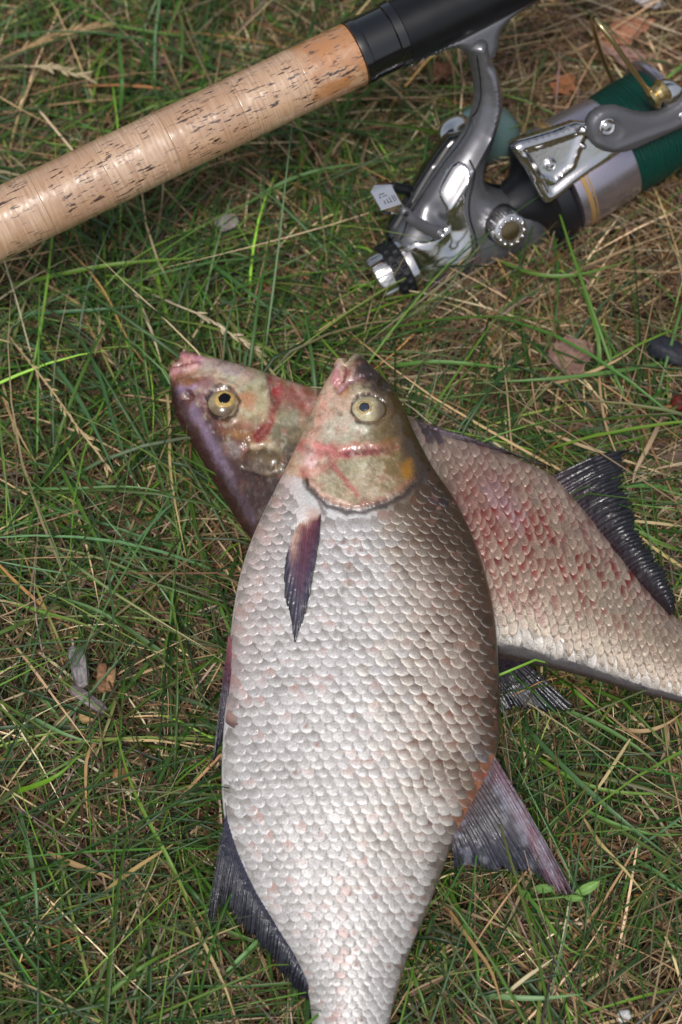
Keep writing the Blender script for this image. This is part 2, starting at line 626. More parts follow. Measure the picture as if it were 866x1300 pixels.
def blades(base, az, L, e0, e1, curl, width, K, vfold, col, tipcol, zmin, seed, press=True):
    """ribbons: N blades of K rings; returns V, F, C"""
    N = len(base)
    r = np.random.default_rng(seed)
    u = np.linspace(0, 1, K)
    el = e0[:, None] + (e1 - e0)[:, None] * u[None] ** 0.8
    a = az[:, None] + curl[:, None] * u[None] + (r.normal(0, .05, (N, K))).cumsum(1) * .45
    st = (L / (K - 1))[:, None]
    dx, dy, dz = np.cos(el) * np.cos(a) * st, np.cos(el) * np.sin(a) * st, np.sin(el) * st
    P = np.zeros((N, K, 3))
    P[:, 0] = base
    P[:, 1:, 0] = base[:, 0:1] + dx[:, :-1].cumsum(1)
    P[:, 1:, 1] = base[:, 1:2] + dy[:, :-1].cumsum(1)
    P[:, 1:, 2] = base[:, 2:3] + dz[:, :-1].cumsum(1)
    P[..., 2] = np.maximum(P[..., 2], zmin[:, None] * (0.5 + 0.5 * np.sin(u * 7 + az[:, None])))
    if press:                                                # flattened beneath the fish
        for poly in FISH_XY:
            ins = inside(P[..., :2], poly)
            P[..., 2] = np.where(ins, np.minimum(P[..., 2], .003), P[..., 2])
    t = np.zeros_like(P)
    t[:, 1:-1] = P[:, 2:] - P[:, :-2]
    t[:, 0] = P[:, 1] - P[:, 0]
    t[:, -1] = P[:, -1] - P[:, -2]
    t /= np.linalg.norm(t, axis=-1, keepdims=True) + 1e-9
    up = np.array([0, 0, 1.0]) + r.normal(0, .45, (N, 1, 3))
    sd = np.cross(t, up)
    sd /= np.linalg.norm(sd, axis=-1, keepdims=True) + 1e-9
    nn = np.cross(sd, t)
    prof = (0.55 + 0.45 * np.minimum(1, u / .2)) * np.clip((1 - u) / .55, 0, 1) ** .7
    prof = np.maximum(prof, .06)
    wv = width[:, None, None] * prof[None, :, None] / 2
    c = col[:, None, :] * (1 - u[None, :, None] ** 2) + tipcol[:, None, :] * u[None, :, None] ** 2
    if vfold:
        VV = np.stack([P - sd * wv + nn * wv * .5, P, P + sd * wv + nn * wv * .5], 2)
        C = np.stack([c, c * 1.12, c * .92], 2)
        m = 3
    else:
        VV = np.stack([P - sd * wv, P + sd * wv], 2)
        C = np.stack([c, c], 2)
        m = 2
    k = np.arange(K - 1)[:, None] * m
    f = np.concatenate([np.stack([k + j, k + j + 1, k + m + j + 1, k + m + j], -1) for j in range(m - 1)], 1).reshape(-1, 4)
    F = (np.arange(N)[:, None, None] * (K * m) + f[None]).reshape(-1, 4)
    return VV.reshape(-1, 3), F, C.reshape(-1, 3)


def join(parts):
    V, F, C, o = [], [], [], 0
    for v, f, c in parts:
        V.append(v)
        F.append(f + o)
        C.append(c)
        o += len(v)
    return np.vstack(V), np.vstack(F), np.vstack(C)


def greenness(px):
    """share of live grass by place: thin thatch at the far side and on bare spots, lush on the near side"""
    x, y = px[..., 0], px[..., 1]
    g = 0.95 + 0 * x
    g = g - 0.80 * sstep(540, 720, x) * sstep(540, 400, y) - .25 * sstep(420, 250, y)
    g = g - 0.45 * sstep(700, 850, x) * sstep(880, 960, y) * sstep(760, 840, x)
    g = g - 0.45 * np.exp(-((x - 90) / 130) ** 2 - ((y - 930) / 130) ** 2)
    g = g - 0.35 * np.exp(-((x - 640) / 80) ** 2 - ((y - 1210) / 70) ** 2)
    g = g + 0.35 * fbm(x / 90, y / 90, 61)
    return np.clip(g, 0.04, 1)


def cols(r, n, table):
    t = np.array([lin(c) for c, _ in table])
    p = np.array([q for _, q in table], float)
    c = t[r.choice(len(table), n, p=p / p.sum())]
    return .80 * c * np.exp(r.normal(0, .42, (n, 1))) * r.uniform(.92, 1.08, (n, 3))


GREENS = [((80, 116, 38), 4), ((58, 98, 34), 4.5), ((104, 140, 46), 2.5), ((72, 104, 56), 2.5), ((46, 76, 34), 2.5), ((128, 148, 70), 1.2), ((92, 122, 82), 1.0)]
STRAWS = [((182, 158, 120), 3), ((150, 124, 92), 4), ((116, 92, 66), 4), ((206, 188, 152), 1.8), ((88, 66, 48), 3), ((150, 110, 66), 1.2), ((140, 120, 110), 1.2)]


def field(n, box, kind, seed):
    r = np.random.default_rng(seed)
    x0, x1, y0, y1 = box
    nt_ = max(20, n // 26)
    tc = np.stack([r.uniform(x0, x1, nt_), r.uniform(y0, y1, nt_)], -1)
    ta = r.uniform(0, 2 * math.pi, nt_)
    k = r.integers(0, nt_, n)
    loose = r.random(n) < (.45 if kind != 'green' else .3)
    b = tc[k] + r.normal(0, .011, (n, 2))
    b[loose] = np.stack([r.uniform(x0, x1, loose.sum()), r.uniform(y0, y1, loose.sum())], -1)
    az = ta[k] + r.normal(0, .55, n)
    az[loose] = r.uniform(0, 2 * math.pi, loose.sum())
    B = np.concatenate([b, np.zeros((n, 1))], 1)
    px = project(B)
    g = greenness(px)
    keep = r.random(n) < (g if kind == 'green' else (0.45 + .55 * (1 - g) if kind == 'straw' else 1.0))
    x, y = px[:, 0], px[:, 1]
    bare = .8 * sstep(700, 800, x) * sstep(300, 350, y) * sstep(540, 470, y) + .75 * np.exp(-((x - 845) / 45) ** 2 - ((y - 1200) / 60) ** 2) + .6 * np.exp(-((x - 825) / 40) ** 2 - ((y - 950) / 30) ** 2)
    keep &= r.random(n) > bare * (1.0 if kind != 'litter' else .6)
    B, az = B[keep], az[keep]
    B[:, 2] = ground_z(B[:, 0], B[:, 1])
    return B, az, r


def green_field(n, box, seed, K=8, wmul=1.0):
    B, az, r = field(n, box, 'green', seed)
    n = len(B)
    L = r.gamma(5, .0135, n) + .012
    e0 = r.uniform(.15, .75, n)
    e1 = r.uniform(-.9, .05, n)
    wd = np.clip(r.normal(.00115, .00045, n), .0005, .0026) * wmul
    c = cols(r, n, GREENS)
    tip = c.copy()
    dry = r.random(n) < .22
    tip[dry] = cols(r, dry.sum(), STRAWS)
    return blades(B, az, L, e0, e1, r.normal(0, .25, n), wd, K, True, c, tip, r.uniform(.002, .013, n), seed + 1)


def straw_field(n, box, seed, K=7, lmul=1.0, wmul=1.0, low=False):
    B, az, r = field(n, box, 'straw' if not low else 'litter', seed)
    n = len(B)
    L = (r.gamma(4, .013, n) + .01) * lmul
    e0 = r.uniform(0.0, .55 if not low else .25, n)
    e1 = r.uniform(-.7, .1, n)
    wd = np.clip(r.normal(.00075, .0003, n), .0003, .0018) * wmul
    c = cols(r, n, STRAWS) * (1.12 if not low else .5)
    return blades(B, az, L, e0, e1, r.normal(0, .4, n), wd, K, False, c, c * r.uniform(.8, 1.15, (n, 1)), r.uniform(.001, .009 if not low else .004, n), seed + 1)


INNER = (-.27, .27, -.36, .42)


def hand_blades(items, seed):
    """single long blades one can follow in the photograph: polyline in pixels, heights, width, colour"""
    parts = []
    for pts, z, wd, col in items:
        K = 14
        q = chaikin(pts, 3)
        p = poly_at(q, np.linspace(0, 1, K))
        zz = np.interp(np.linspace(0, 1, K), np.linspace(0, 1, len(z)), z)
        P = on_z(p, zz)
        t = np.gradient(P, axis=0)
        t /= np.linalg.norm(t, axis=1, keepdims=True)
        sd = np.cross(t, [0.1, -.25, 1.0])
        sd /= np.linalg.norm(sd, axis=1, keepdims=True)
        nn = np.cross(sd, t)
        u = np.linspace(0, 1, K)
        wv = (wd / 2 * np.clip((.5 + u * 3), 0, 1) * np.clip((1 - u) / .5, .08, 1) ** .7)[:, None]
        VV = np.stack([P - sd * wv + nn * wv * .5, P, P + sd * wv + nn * wv * .5], 1).reshape(-1, 3)
        k = np.arange(K - 1)[:, None] * 3
        f = np.concatenate([np.stack([k + j, k + j + 1, k + 3 + j + 1, k + 3 + j], -1) for j in range(2)], 1).reshape(-1, 4)
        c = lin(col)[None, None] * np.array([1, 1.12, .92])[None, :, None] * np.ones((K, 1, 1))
        parts.append((VV, f, c.reshape(-1, 3)))
    return join(parts)


HAND_GREEN = [
    ([(-20, 372), (60, 352), (140, 335), (260, 326)], (.004, .02, .024, .018), .0022, (98, 132, 36)),
    ([(-10, 402), (80, 396), (150, 392), (225, 380)], (.004, .014, .016, .01), .0018, (72, 112, 72)),
    ([(10, 420), (60, 450), (110, 520), (150, 610)], (.004, .02, .024, .02), .002, (74, 112, 70)),
    ([(60, 380), (120, 450), (150, 560), (182, 640)], (.004, .018, .02, .014), .0018, (64, 102, 60)),
    ([(0, 618), (80, 622), (180, 615), (250, 640)], (.004, .014, .016, .012), .0013, (98, 138, 76)),
    ([(250, 700), (200, 690), (120, 660), (10, 630)], (.003, .012, .016, .012), .0016, (70, 108, 50)),
    ([(60, 560), (120, 680), (150, 740), (172, 762)], (.004, .02, .022, .012), .0018, (84, 122, 44)),
    ([(250, 860), (180, 810), (120, 770), (40, 750)], (.003, .014, .018, .015), .002, (88, 124, 66)),
    ([(0, 1010), (40, 1000), (75, 985), (100, 960)], (.004, .014, .02, .02), .0022, (104, 146, 30)),
    ([(255, 1180), (215, 1090), (165, 1000), (145, 915)], (.003, .015, .02, .02), .0017, (104, 140, 38)),
    ([(0, 900), (40, 910), (85, 935), (130, 945)], (.004, .012, .014, .01), .0018, (110, 146, 92)),
    ([(20, 1010), (40, 1090), (48, 1150), (46, 1200)], (.004, .016, .018, .01), .0018, (100, 134, 84)),
    ([(100, 1300), (150, 1250), (190, 1220), (235, 1200)], (.004, .014, .018, .012), .0024, (84, 120, 36)),
    ([(470, 470), (540, 458), (600, 462), (660, 470)], (.004, .016, .018, .012), .002, (86, 130, 52)),
    ([(866, 455), (800, 470), (700, 482), (600, 486)], (.004, .016, .018, .012), .002, (88, 124, 60)),
    ([(760, 500), (762, 430), (740, 370), (735, 330)], (.004, .02, .024, .02), .002, (90, 128, 52)),
    ([(866, 700), (840, 692), (800, 668), (770, 660)], (.004, .014, .016, .018), .002, (104, 142, 56)),
    ([(866, 622), (820, 616), (780, 618), (760, 624)], (.004, .014, .016, .016), .002, (90, 132, 64)),
    ([(640, 880), (720, 900), (800, 940), (870, 1000)], (.004, .016, .018, .012), .002, (80, 118, 50)),
    ([(650, 905), (730, 990), (800, 1050), (866, 1100)], (.004, .02, .022, .012), .0022, (78, 112, 66)),
    ([(650, 940), (740, 1000), (820, 1010), (880, 1002)], (.004, .016, .018, .012), .0017, (106, 142, 52)),
    ([(700, 1000), (760, 1040), (830, 1062), (880, 1058)], (.004, .016, .018, .012), .0016, (98, 140, 62)),
    ([(600, 1262), (640, 1266), (690, 1268), (740, 1262)], (.004, .014, .016, .014), .0022, (122, 156, 104)),
    ([(560, 1110), (590, 1170), (610, 1230), (600, 1290)], (.004, .014, .016, .01), .0018, (84, 124, 40)),
    ([(640, 1105), (690, 1160), (720, 1210), (760, 1215)], (.004, .014, .016, .01), .0016, (96, 136, 48)),
    ([(60, 0), (110, 18), (150, 35), (250, 48)], (.004, .016, .018, .012), .0018, (98, 134, 54)),
    ([(152, 150), (156, 100), (150, 50), (155, 20)], (.004, .02, .024, .02), .0022, (70, 112, 46)),
    ([(228, 0), (232, 40), (230, 80), (224, 100)], (.004, .02, .022, .012), .002, (82, 112, 50)),
    ([(300, 270), (340, 240), (400, 215), (480, 205)], (.004, .018, .02, .016), .0018, (88, 124, 66)),
    ([(620, 325), (680, 352), (740, 350), (800, 330)], (.004, .018, .02, .016), .002, (92, 124, 50)),
]
HAND_STRAW = [
    ([(70, 300), (130, 360), (160, 430), (190, 470)], (.004, .02, .022, .014), .0011, (176, 138, 84)),
    ([(162, 352), (180, 390), (196, 430), (206, 466)], (.004, .016, .018, .012), .0015, (196, 182, 150)),
    ([(205, 462), (216, 520), (214, 600), (236, 706)], (.004, .016, .018, .012), .0014, (180, 160, 112)),
    ([(140, 930), (110, 950), (108, 1000), (112, 1040)], (.004, .014, .016, .008), .0014, (186, 150, 104)),
    ([(112, 935), (160, 940), (210, 940), (262, 954)], (.004, .012, .014, .01), .0012, (190, 166, 120)),
    ([(60, 1082), (95, 1098), (125, 1108), (148, 1118)], (.006, .012, .014, .01), .0024, (168, 140, 98)),
    ([(124, 1140), (160, 1110), (200, 1084), (226, 1068)], (.006, .014, .016, .014), .0018, (170, 146, 94)),
    ([(232, 1140), (260, 1200), (285, 1250), (300, 1296)], (.006, .014, .016, .012), .0014, (186, 168, 120)),
    ([(800, 938), (770, 985), (745, 1020), (735, 1036)], (.02, .022, .018, .006), .0014, (186, 168, 120)),
    ([(738, 1034), (760, 1070), (790, 1100), (822, 1140)], (.01, .016, .016, .012), .0015, (184, 164, 110)),
    ([(642, 1262), (668, 1240), (690, 1226), (706, 1214)], (.012, .018, .018, .016), .0016, (200, 186, 150)),
    ([(560, 1140), (600, 1200), (625, 1230), (640, 1290)], (.008, .016, .016, .01), .0016, (160, 128, 84)),
    ([(758, 440), (764, 530), (784, 580), (798, 616)], (.006, .014, .018, .02), .0013, (176, 146, 112)),
    ([(660, 530), (720, 560), (780, 580), (866, 610)], (.004, .014, .016, .012), .0015, (190, 166, 130)),
    ([(690, 490), (740, 478), (790, 455), (812, 436)], (.006, .016, .018, .012), .0017, (180, 152, 114)),
    ([(840, 530), (824, 566), (806, 596), (802, 620)], (.006, .016, .018, .014), .0022, (176, 152, 122)),
    ([(866, 668), (830, 664), (790, 660), (770, 664)], (.006, .014, .016, .02), .0014, (196, 176, 132)),
    ([(866, 720), (835, 700), (812, 680), (800, 672)], (.006, .012, .014, .014), .0016, (200, 176, 120)),
    ([(700, 700), (690, 640), (700, 620), (730, 610)], (.002, .002, .002, .002), .001, (120, 90, 60)),
    ([(786, 925), (820, 930), (850, 918), (866, 905)], (.006, .012, .014, .012), .0018, (178, 150, 112)),
    ([(840, 905), (850, 935), (842, 960), (832, 980)], (.006, .012, .014, .012), .0015, (176, 150, 118)),
    ([(195, 20), (205, 60), (220, 95), (234, 122)], (.006, .016, .018, .012), .0014, (140, 112, 84)),
    ([(0, 495), (18, 540), (40, 580), (52, 595)], (.006, .014, .014, .01), .001, (178, 150, 106)),
]

gp = [green_field(7400, INNER, 101), green_field(5500, INNER, 131, wmul=.62), hand_blades(HAND_GREEN, 1)]
for k, bx in enumerate([(-.75, -.27, -.7, .9), (.27, .75, -.7, .9), (-.27, .27, .42, .9), (-.27, .27, -.75, -.36)]):
    gp.append(green_field(2600, bx, 120 + 5 * k, K=6, wmul=1.3))
V, F, C = join(gp)
o = mk('grass', V, F, M['green'], col=C)
o['kind'] = 'stuff'
tag(o, 'tangled green grass blades growing all around the fish', 'grass')
sp = [straw_field(38000, INNER, 151), straw_field(26000, INNER, 171, K=5, lmul=.6, wmul=1.2, low=True), hand_blades(HAND_STRAW, 2)]
for k, bx in enumerate([(-.75, -.27, -.7, .9), (.27, .75, -.7, .9), (-.27, .27, .42, .9), (-.27, .27, -.75, -.36)]):
    sp.append(straw_field(8000, bx, 190 + 5 * k, K=5, wmul=1.4))
V, F, C = join(sp)
o = mk('dry_grass', V, F, M['straw'], col=C)
o['kind'] = 'stuff'
tag(o, 'dry straw coloured grass matted over brown soil', 'dry grass')

# ------------------------------------------------------------------ fish bodies


def end1(T):                                                # mouth outline of the upper fish: lower lip, notch, upper lip
    return np.interp(T, [-1, -.75, -.5, -.3, -.1, .1, .4, .7, 1], [7, 1.5, 2, 9, 7, 1, -4, -3, 4])


def end2(T):
    return np.interp(T, [-1, -.7, -.45, -.25, 0, .3, .6, 1], [8, -1, -3, 3, -2, -3, 0, 10])


def colour1(ph, a, t):
    x, y = ph[..., 0], ph[..., 1]
    P = Paint(ph, (206, 203, 201))
    tt = t + .07 * P.n1 + .05 * P.n2
    # flank: white belly, brown back
    P.mix(.55 * sstep(-.55, -.95, tt) * sstep(1000, 600, y), (214, 176, 164))
    P.mix(.55 * sstep(.0, .5, tt) * sstep(1040, 760, y), (168, 152, 138))
    P.mix(.8 * sstep(.40, .85, tt) * sstep(1060, 820, y), (120, 98, 80))
    P.mix(.85 * sstep(.74, .97, tt) * sstep(1250, 900, y), (72, 56, 44))
    P.mix(.85 * sstep(.82, .97, tt), (70, 57, 46))
    P.mix(.8 * sstep(-.1, .45, tt) * sstep(760, 640, y), (116, 98, 72))
    P.mix(.9 * sstep(.25, .75, tt) * sstep(740, 640, y), (60, 47, 33))
    P.stroke([(552, 598), (580, 640), (604, 690), (622, 750), (632, 820), (636, 900)], 24, (56, 43, 32), .75, .8, .5)
    P.stroke([(540, 625), (580, 680), (600, 740)], 40, (84, 67, 48), .6, .9, .5)
    P.blob(600, 985, 40, 34, 20, (128, 116, 104), .8)
    P.blob(560, 960, 36, 26, 0, (116, 98, 76), .5)
    P.blob(606, 955, 12, 9, 0, (120, 118, 128), .8)
    P.stroke([(625, 962), (610, 990), (594, 1020), (580, 1050)], 6, (158, 96, 62), .8)
    P.blob(612, 985, 7, 5, 0, (190, 56, 40), .9)
    P.blob(556, 636, 14, 9, 20, (44, 34, 52), .9)
    P.blob(292, 850, 10, 60, 0, (140, 84, 92), .5)
    P.blob(296, 912, 7, 7, 0, (88, 48, 44), .95, .3)
    P.stroke([(438, 1130), (436, 1180), (432, 1240), (428, 1300)], 3.5, (196, 140, 130), .5)
    P.stroke([(447, 700), (440, 740), (434, 770)], 2.2, (120, 104, 88), .55)
    # ---- head
    hd = sstep(4, -1, side_of(ph, [(352, 600), (384, 604), (395, 620), (412, 634), (440, 645), (470, 643), (498, 632), (526, 610), (556, 586)]))
    H = Paint(ph, (176, 166, 142))
    H.blob(400, 545, 34, 80, 22, (206, 172, 150), .9)
    H.blob(440, 545, 46, 22, 0, (188, 186, 170), .8)
    H.blob(420, 510, 16, 30, 20, (202, 178, 160), .7)
    H.blob(524, 550, 38, 110, -24, (78, 60, 40), .95, .45)
    H.blob(505, 500, 16, 55, -32, (58, 46, 38), .9)
    H.blob(480, 475, 14, 22, -30, (70, 54, 52), .8)
    H.blob(486, 489, 10, 6, 40, (56, 38, 56), .95)
    H.blob(462, 480, 12, 10, 0, (150, 112, 92), .7)
    H.blob(436, 492, 8, 10, 0, (186, 138, 84), .7)
    H.blob(450, 590, 44, 34, 0, (166, 160, 134), .8)
    H.blob(470, 615, 40, 20, -12, (170, 150, 126), .7)
    H.blob(508, 592, 30, 34, 10, (120, 104, 60), .7)
    H.blob(497, 563, 10, 7, 0, (170, 126, 30), .9, .6, .6)
    H.blob(517, 597, 8, 13, 0, (172, 126, 28), .9, .6, .6)
    H.blob(530, 575, 18, 40, -28, (64, 50, 38), .8)
    th_ = np.linspace(0, 2 * math.pi, 20)
    H.stroke([(EYE1[0] + 23 * math.cos(q), EYE1[1] + 18.5 * math.sin(q)) for q in th_], 2.6, (66, 50, 42), .85, .6, .3)
    H.stroke(G1_CREASE, 8, (184, 104, 102), .85, .8, .5)
    H.stroke([(440, 574), (470, 573), (500, 569)], 4, (126, 70, 76), .75, .8, .6)
    H.blob(400, 575, 24, 10, 10, (214, 150, 146), .8)
    H.blob(394, 587, 11, 10, 0, (224, 194, 190), .9)
    H.stroke([(386, 604), (410, 595), (422, 588)], 6, (200, 140, 132), .6, .8, .6)
    H.stroke([(420, 588), (436, 606), (452, 628)], 3.5, (170, 92, 92), .7, .8, .6)
    H.stroke(G1_EDGE, 6, (166, 108, 100), .6, .8, .6)
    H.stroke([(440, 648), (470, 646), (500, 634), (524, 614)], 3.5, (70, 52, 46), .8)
    H.stroke([(392, 612), (412, 630), (440, 640)], 3, (230, 200, 186), .5)
    H.stroke([(424, 466), (424, 482), (432, 490)], 6, (190, 134, 138), .85)
    H.stroke([(440, 476), (452, 464), (462, 458)], 5, (186, 136, 124), .85)
    H.stroke([(437, 466), (440, 474), (436, 483)], 2.6, (128, 70, 80), .9)
    H.stroke([(432, 496), (448, 481), (470, 474)], 3.4, (170, 128, 140), .75)
    H.stroke([(416, 500), (408, 530), (396, 560)], 5, (214, 160, 144), .55)
    H.mottle(1.0)
    H.stroke([(474, 466), (492, 486), (508, 512), (522, 542), (538, 572), (556, 602)], 25, (46, 34, 26), .92, .6, .5)
    H.blob(498, 560, 22, 60, -14, (124, 104, 62), .6, .7, .6)
    H.stroke([(520, 560), (530, 585), (534, 605)], 14, (74, 58, 36), .7, .7, .6)
    H.blob(517, 597, 7, 11, 0, (166, 122, 30), .8, .6, .7)
    H.c *= (1 + .16 * H.n1 + .16 * H.n2)[..., None]
    H.c = 1.22 * np.clip(H.c, .003, 1) ** 1.22
    c = P.c * (1 + .06 * P.n2)[..., None] * (1 - hd[..., None]) + H.c * hd[..., None]
    # shoulder behind the gill cover
    Q = Paint(ph, (0, 0, 0))
    Q.c = c
    if a is None:
        return np.clip(Q.c, .005, .9)
    Q.stroke([(388, 612), (399, 626), (414, 640), (440, 651), (472, 649), (502, 637), (530, 614), (552, 590)], 3.6, (52, 38, 32), .85, .7, .4)  # dark line painted as shade in the gap under the gill cover
    Q.blob(376, 655, 22, 22, 0, (226, 216, 210), .85)
    Q.stroke([(404, 636), (410, 650)], 4, (84, 62, 60), .7)  # painted shadow beside the root of the pectoral fin
    Q.blob(398, 656, 10, 10, 0, (190, 150, 130), .6)
    return np.clip(Q.c, .005, .9)


def colour2(ph, a, t):
    x, y = ph[..., 0], ph[..., 1]
    P = Paint(ph, (158, 140, 120))
    tt = t + .06 * P.n1 + .05 * P.n2
    P.mix(.5 * sstep(-.4, -.9, tt), (188, 160, 148))
    P.mix(.6 * sstep(.25, .65, tt), (150, 134, 112))
    P.blob(660, 690, 95, 70, 32, (160, 112, 96), .35)
    P.blob(620, 640, 60, 36, 40, (150, 84, 80), .5, .7, .6)
    P.blob(640, 640, 30, 14, 45, (176, 150, 160), .45, .7, .8)
    P.mix(.7 * sstep(.62, .80, tt) * sstep(.97, .9, tt), (190, 186, 182))
    P.mix(.95 * sstep(.80, .88, tt), (40, 31, 31))
    P.blob(545, 548, 22, 10, 30, (52, 40, 58), .9)
    P.stroke([(560, 545), (620, 562), (680, 588)], 5, (120, 60, 70), .7)
    hd = sstep(480, 440, x)
    H = Paint(ph, (176, 160, 134))
    H.blob(282, 602, 44, 125, -30, (80, 50, 42), 1.0, .3, .25)
    H.stroke([(216, 500), (226, 535), (262, 590), (300, 655), (318, 690)], 22, (52, 30, 30), .95, .5)
    H.stroke([(234, 496), (256, 545), (286, 600), (312, 655)], 11, (142, 122, 138), .75, .7, 1.0)
    H.blob(228, 500, 16, 22, 0, (80, 52, 62), .8)
    H.blob(240, 492, 18, 6, -20, (168, 146, 176), .8)
    H.blob(248, 476, 30, 12, -10, (160, 106, 76), .8)
    H.blob(300, 480, 50, 13, 18, (200, 196, 172), .85)
    H.blob(320, 505, 20, 34, 0, (190, 182, 150), .85)
    H.blob(312, 508, 13, 12, 0, (190, 136, 100), .75)
    H.blob(300, 545, 26, 16, 20, (140, 92, 70), .8)
    H.blob(310, 555, 26, 7, 12, (166, 130, 80), .6)
    H.blob(262, 500, 12, 24, 0, (150, 104, 120), .6)
    th_ = np.linspace(0, 2 * math.pi, 20)
    H.stroke([(EYE2[0] + 20.5 * math.cos(q), EYE2[1] + 20.5 * math.sin(q)) for q in th_], 2.6, (64, 44, 40), .85, .6, .3)
    H.stroke([(345, 482), (350, 505), (345, 535), (326, 558)], 7, (146, 66, 68), .85, .8, .7)
    H.blob(350, 492, 9, 13, 0, (184, 44, 58), .8)
    H.blob(382, 505, 30, 18, 25, (168, 88, 80), .85, .7, .6)
    H.stroke([(372, 488), (388, 505), (392, 520)], 4, (214, 160, 150), .6)
    H.blob(364, 548, 16, 34, 10, (116, 112, 90), .9)
    H.blob(368, 530, 10, 14, 10, (170, 164, 140), .7)
    H.blob(335, 584, 26, 14, 10, (96, 82, 58), .9, .3)
    H.blob(300, 575, 22, 14, 30, (116, 84, 66), .8)
    H.blob(296, 572, 12, 8, 30, (170, 160, 158), .6, .6, .7)
    H.blob(335, 630, 36, 36, 0, (62, 42, 30), .9, .4)
    H.blob(365, 600, 14, 40, 25, (60, 42, 32), .8)
    H.blob(300, 640, 8, 40, -30, (116, 102, 126), .55, .6, 1.0)
    H.blob(240, 504, 8, 9, 0, (86, 46, 54), .95, .25)
    H.stroke([(222, 452), (238, 449), (252, 454)], 7, (196, 138, 156), .95)
    H.stroke([(212, 473), (234, 466), (252, 459)], 5, (204, 156, 160), .9)
    H.stroke([(218, 466), (236, 460), (252, 456)], 2.2, (146, 70, 92), .85)
    H.blob(285, 466, 40, 8, 16, (200, 176, 180), .7)
    H.mottle(1.0)
    H.stroke([(211, 492), (222, 530), (240, 560), (262, 598), (284, 636), (306, 674)], 11, (64, 36, 33), .9, .6, .4)
    H.stroke([(232, 520), (258, 566), (288, 620), (312, 665)], 16, (72, 44, 46), .7, .8, .8)
    H.stroke([(246, 520), (266, 560), (296, 612), (322, 660)], 5, (150, 134, 156), .6, .9, 1.2)
    H.blob(320, 630, 34, 44, -20, (66, 42, 34), .75, .6, .6)
    H.c *= (1 + .2 * H.n1 + .18 * H.n2)[..., None]
    H.c = 1.18 * np.clip(H.c, .003, 1) ** 1.22
    return np.clip(P.c * (1 - hd[..., None]) + H.c * hd[..., None], .005, .9)


def make_body(f, rootobj, end, colour, ns, ntop):
    Vg, ph, p2, A, T, side = f.body_grid(ns, ntop, 44, end)
    c = colour(ph, A, T)
    n, m = A.shape
    V = np.vstack([Vg.reshape(-1, 3), Vg[0].mean(0)[None], Vg[-1].mean(0)[None]])
    F = [tuple(q) for q in grid_faces(n, m, wrap=True).tolist()]
    k = n * m
    F += [(k, (j + 1) % m, j) for j in range(m)]
    F += [(k + 1, (n - 1) * m + j, (n - 1) * m + (j + 1) % m) for j in range(m)]
    C = np.vstack([c.reshape(-1, 3), c[0].mean(0)[None], c[-1].mean(0)[None]])
    return mk('body', V, F, M['skin'], rootobj, col=C)


# ---- scales


